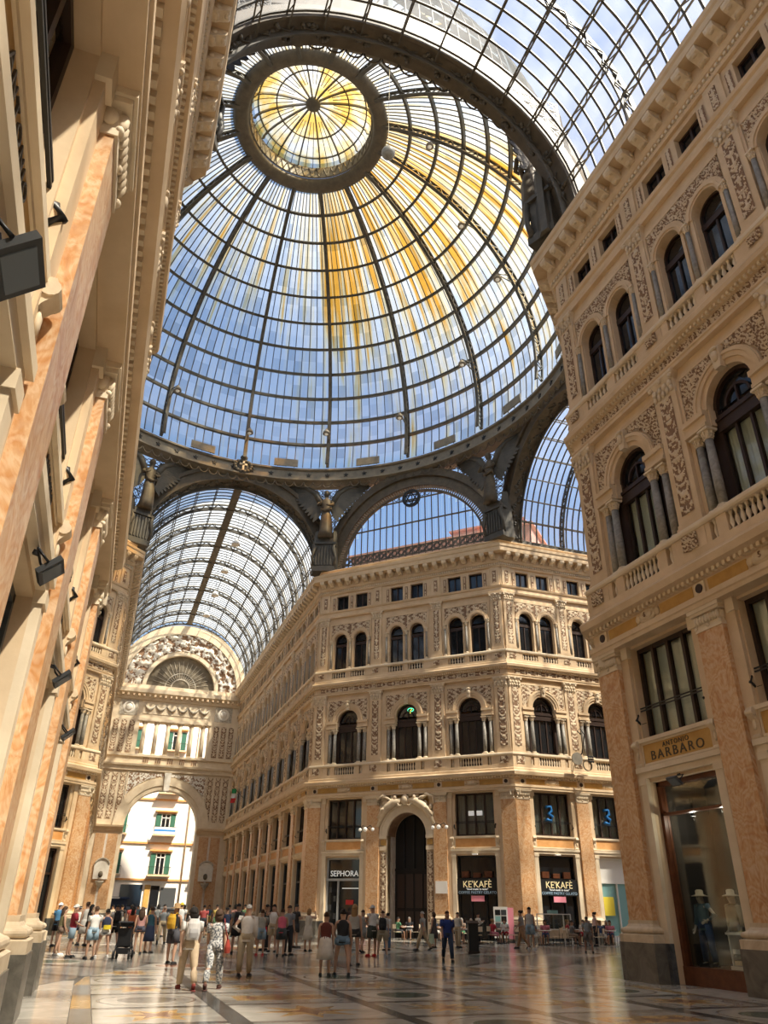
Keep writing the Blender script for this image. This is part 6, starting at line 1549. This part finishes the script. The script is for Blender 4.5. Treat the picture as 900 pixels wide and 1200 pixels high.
spots = [(*dg(7.0, 3.2), 'doorway'), (*dg(9.2, 2.6), 'doorway'), (*dg(11.4, 1.9), 'menu post'), (*dg(12.9, 3.4), 'menu board'), (*dg(15.8, 3.6), 'menu board'), (*dg(14.4, 5.6), 'menu board'), (17.9, 3.0, 'glass cart'), (20.0, 2.2, 'glass cart'), (21.9, 5.7, 'glass cart'), (24.0, 5.6, 'teal shop'), (22.3, 3.2, 'teal shop'), (24.5, 3.1, 'teal shop'), (26.2, 5.3, 'teal shop')]
for i, (u, v, near_) in enumerate(spots):
    c = Vector((u, v, 0)); table(c.x, c.y, 'round white cafe table near the ' + near_)
    for k in range(3):
        a = rnd.uniform(-.3, .3) + 2 * PI * k / 3 + .6; x, y = c.x + .78 * math.sin(a), c.y + .78 * math.cos(a)
        chair(x, y, -a + PI, 'light backed cafe chair with thin dark legs at a table near the ' + near_)
        if (i * 3 + k) % 3 != 1:
            cl, nm = seatcol[n_s % 8]; c2, n2 = seatcol[(n_s * 3 + 1) % 8]; n_s += 1
            person('person in %s top and %s shorts seated at the cafe tables near the %s' % (nm, n2, near_), (x, y), 1.68, -a + PI, 'sit', ('tee', cl), ('shorts', c2), (('short', 'bob', 'bun', 'long')[n_s % 4], (DK, BR, BL, GR)[n_s % 4]), K_, ('skin_a', 'skin_b', 'skin_c')[n_s % 3], 'people seated at the cafe')
c = ground(555, 1117); o = empty('menu_post', (c.x, c.y, 0), -.3); tag(o, 'tall black menu post standing before the cafe', 'post'); obj('pillar', MB().box(-.22, .22, -.2, .2, 0, 1.12), 'sign_black', o); obj('top', MB().loft([[(-.26, -.24, 1.12), (.26, -.24, 1.12), (.26, .24, 1.2), (-.26, .24, 1.2)], [(-.26, -.24, 1.16), (.26, -.24, 1.16), (.26, .24, 1.26), (-.26, .24, 1.26)]]), 'dark_wood', o); obj('base', MB().box(-.25, .25, -.23, .23, 0, .08), 'dark_wood', o)
c = Vector(dg(15.0, 1.3)); o = empty('menu_board', (c.x, c.y, 0), -.6); o.scale = (.78, .78, .85); tag(o, 'tall illustrated menu board with white frame and pink edge at the cafe', 'board'); obj('panel', MB().box(-.62, .5, -.03, .03, .25, 2.25), 'white_paint', o); obj('side_panel', MB().box(.5, .95, -.03, .03, .2, 2.2), 'pink', o)
for r_ in range(4):
    for k in range(2): obj('menu_picture', MB().box(-.5 + .48 * k, -.08 + .48 * k, -.045, -.03, .45 + .42 * r_, .8 + .42 * r_), ('sign_black', 'lamp_grey', 'teal')[(r_ + k) % 3], o)
obj('foot', MB().box(-.7, 1.0, -.2, .2, 0, .05).box(-.6, -.55, -.02, .02, .05, .3).box(.85, .9, -.02, .02, .05, .3), 'lamp_grey', o)
c = Vector((19.6, 4.8, 0)); o = empty('display_cart', (c.x, c.y, 0), 0); tag(o, 'white framed glass display cart among the cafe tables', 'cart')
mb = MB()
for sx in (-1, 1):
    for sy in (-.4, .4): mb.bar((sx * .9, sy, 0), (sx * .9, sy, 1.55), .05)
for z in (.75, 1.55):
    for sy in (-.4, .4): mb.bar((-.9, sy, z), (.9, sy, z), .05)
    for sx in (-1, 1): mb.bar((sx * .9, -.4, z), (sx * .9, .4, z), .05)
obj('frame', mb, 'white_paint', o); obj('counter', MB().box(-.88, .88, -.38, .38, .3, .75), 'plinth_marble', o); obj('pane', MB().box(-.87, .87, -.39, -.38, .78, 1.52), 'glass_window', o); obj('top', MB().box(-.3, .2, -.2, .2, 1.58, 1.75), 'teal', o)
# ------------------------------------------------------------------ hat shop mannequins
def mann(W, bx, dy, label, top, bot, hat, pose='stand', s=1.72, z=.42):
    p = W.matrix_basis @ Vector((bx, dy, 0)); return person(label, (p.x, p.y), s, W.rotation_euler.z + PI, pose, top, bot, hat, K_, 'mannequin', None, 'mannequin', 'mannequin', dz=z)
bpy.context.view_layer.update()
mann(NR, 1.85, .68, 'mannequin in blue grey suit and straw hat in the shop window', ('shirt', (.10, .17, .22)), ('trousers', (.04, .08, .18)), ('hat', (.55, .46, .32)), 'hips')
mann(NR, 2.7, .95, 'mannequin in beige jacket and pale hat in the shop window', ('shirt', (.42, .36, .26)), ('trousers', (.36, .32, .26)), ('hat', (.55, .5, .4)), 'stand')
mann(NR, 6.4, .7, 'mannequin in dark jacket in the neighbouring shop window', ('shirt', (.05, .05, .06)), ('trousers', (.2, .18, .15)), ('hat', (.5, .45, .35)), 'stand2')
p = NR.matrix_basis @ Vector((3.15, .66, 0)); o = empty('display_stand', (p.x, p.y, .42), NR.rotation_euler.z); tag(o, 'white display stand with folded shirts in the shop window', 'stand'); obj('shelf', MB().box(-.3, .3, -.25, .25, 0, .08).box(-.3, .3, -.25, .25, .75, .8).box(-.28, -.24, -.2, .2, .05, .78).box(.24, .28, -.2, .2, .05, .78), 'white_paint', o)
for k in range(3): obj('folded_shirt', MB().box(-.22, .22, -.18, .18, .1 + .12 * k, .2 + .12 * k), ('cream_pale', 'column_marble', 'white_paint')[k], o)
# added fill lamps that brighten the mannequins in the hat shop window
for k, bx in enumerate((2.1, 3.3)):
    P = NR.matrix_basis @ Vector((bx, .7, 4.0)); o = empty('fill_lamp', P); tag(o, 'small added fill lamp inside the hat shop window above the %s mannequin' % ('blue suit', 'beige jacket')[k], 'lamp', 'added fill lamps in the hat shop window')
    obj('housing', MB().lathe([(.03, .5), (.03, .12), (.07, .1), (.07, 0)], 10), 'black_metal', o)
    li = bpy.data.lights.new('fill_bulb', 'POINT'); li.energy = 45; li.shadow_soft_size = .06; li.color = (1, .9, .75); lo = bpy.data.objects.new('fill_bulb', li); COL.objects.link(lo); lo.parent = o; lo.location = (0, 0, -.08)
# ------------------------------------------------------------------ lamps on the walls
def flood(W, x, label, spot=False):
    bpy.context.view_layer.update(); P = W.matrix_basis @ Vector((x, -.27, 4.80)); o = empty('floodlight', P, W.rotation_euler.z); tag(o, label, 'floodlight', 'floodlights above the shop fronts')
    obj('housing', MB().box(-.20, .20, -.05, .01, -.145, .145), 'lamp_grey', o, rot=(R(48), 0, 0)); obj('lens', MB().box(-.15, .15, -.06, -.05, -.105, .105), 'lamp_lens', o, rot=(R(48), 0, 0)); obj('bracket', MB().tube([(-.21, 0, 0), (-.21, .13, .14), (.21, .13, .14), (.21, 0, 0)], .016, 6).bar((0, .12, .16), (0, .2, .18), .05), 'black_metal', o)
for k in range(4): flood(NL, L1 - .45 - PB * (k + .5), 'grey floodlight under the sign panel, bay %s from the octagon corner' % ('one', 'two', 'three', 'four')[k])
for k in range(2): flood(NR, .45 + PB * (k + .5), 'grey floodlight above the %s hat shop window' % ('first', 'second')[k])
def globes(x, label):
    P = NE.matrix_basis @ Vector((x, -.26, 6.7)); o = empty('wall_lamp', P, NE.rotation_euler.z); tag(o, label, 'lamp', 'globe lamps flanking the doorway')
    mb = MB(); mb.tube([(0, 0, 0), (0, -.5, .15), (0, -.7, .0)], .03, 6)
    for s in (-1, 1): mb.tube([(0, -.5, .12), (s * .3, -.55, .25), (s * .5, -.55, .05)], .025, 6)
    obj('bracket', mb, 'black_metal', o)
    for gx, gy, r_ in ((-.5, -.55, .12), (.5, -.55, .12), (0, -.75, .15)): obj('globe', MB().ell((gx, gy, -.02), r_, r_, r_, 14, 9), 'lamp_glass', o, smooth=True)
globes(5.2, 'triple globe lamp beside the doorway on the cosmetics shop side'); globes(10.8, 'triple globe lamp beside the doorway on the cafe side')
P = SF.matrix_basis @ Vector((4.9, -.5, 11.2)); o = empty('wall_lantern', P, 0); tag(o, 'dark scrolled iron lantern with round disc on the balcony of the sunlit facade', 'lantern'); mb = MB(); mb.tube([(0, .3, 0), (0, -.6, .3), (.3, -.7, 1.6), (0, -.7, 2.0), (-.25, -.7, 1.8), (0, -.7, 1.6)], .04, 6)
for q in range(12): mb.ell((.5 + .12 * (q % 4), -.6, -.2 + .16 * (q // 4)), .08, .06, .08, 6, 4)
obj('bracket', mb, 'black_metal', o); obj('disc', MB().loft([[(.42 * math.cos(2 * PI * j / 18), y, -.1 + .42 * math.sin(2 * PI * j / 18)) for j in range(18)] for y in (-.75, -.68)]), 'iron_pale', o, (-.5, 0, 0)); obj('ring', MB().arc(.3, -.5, .32, .37, -.72, -.66, 0, 2 * PI, 20), 'black_metal', o)
# tricolour flag on the far facade
o = empty('flag', (7.4, 50.0, 12.6)); tag(o, 'small green white and red flag hanging from the far facade', 'flag'); obj('pole', MB().bar((.5, 0, 0), (-.9, 0, 1.2), .05), 'dark_wood', o)
for k, c_ in enumerate(((.02, .25, .08), (.8, .8, .78), (.6, .03, .03))):
    rings = [[(-.95 + .5 * u + .05 * math.sin(z * 5 + k), -.05 + .09 * math.sin(u * 5 + z * 3), .95 - .5 * k - z) for u in (0, .25, .5, .75, 1)] + [(-.95 + .5 * u + .05 * math.sin(z * 5 + k), -.03 + .09 * math.sin(u * 5 + z * 3), .95 - .5 * k - z) for u in (1, .75, .5, .25, 0)] for z in (0, .17, .34, .5)]
    setmat(obj('stripe', MB().loft(rings), 'white_paint', o), fab(c_))
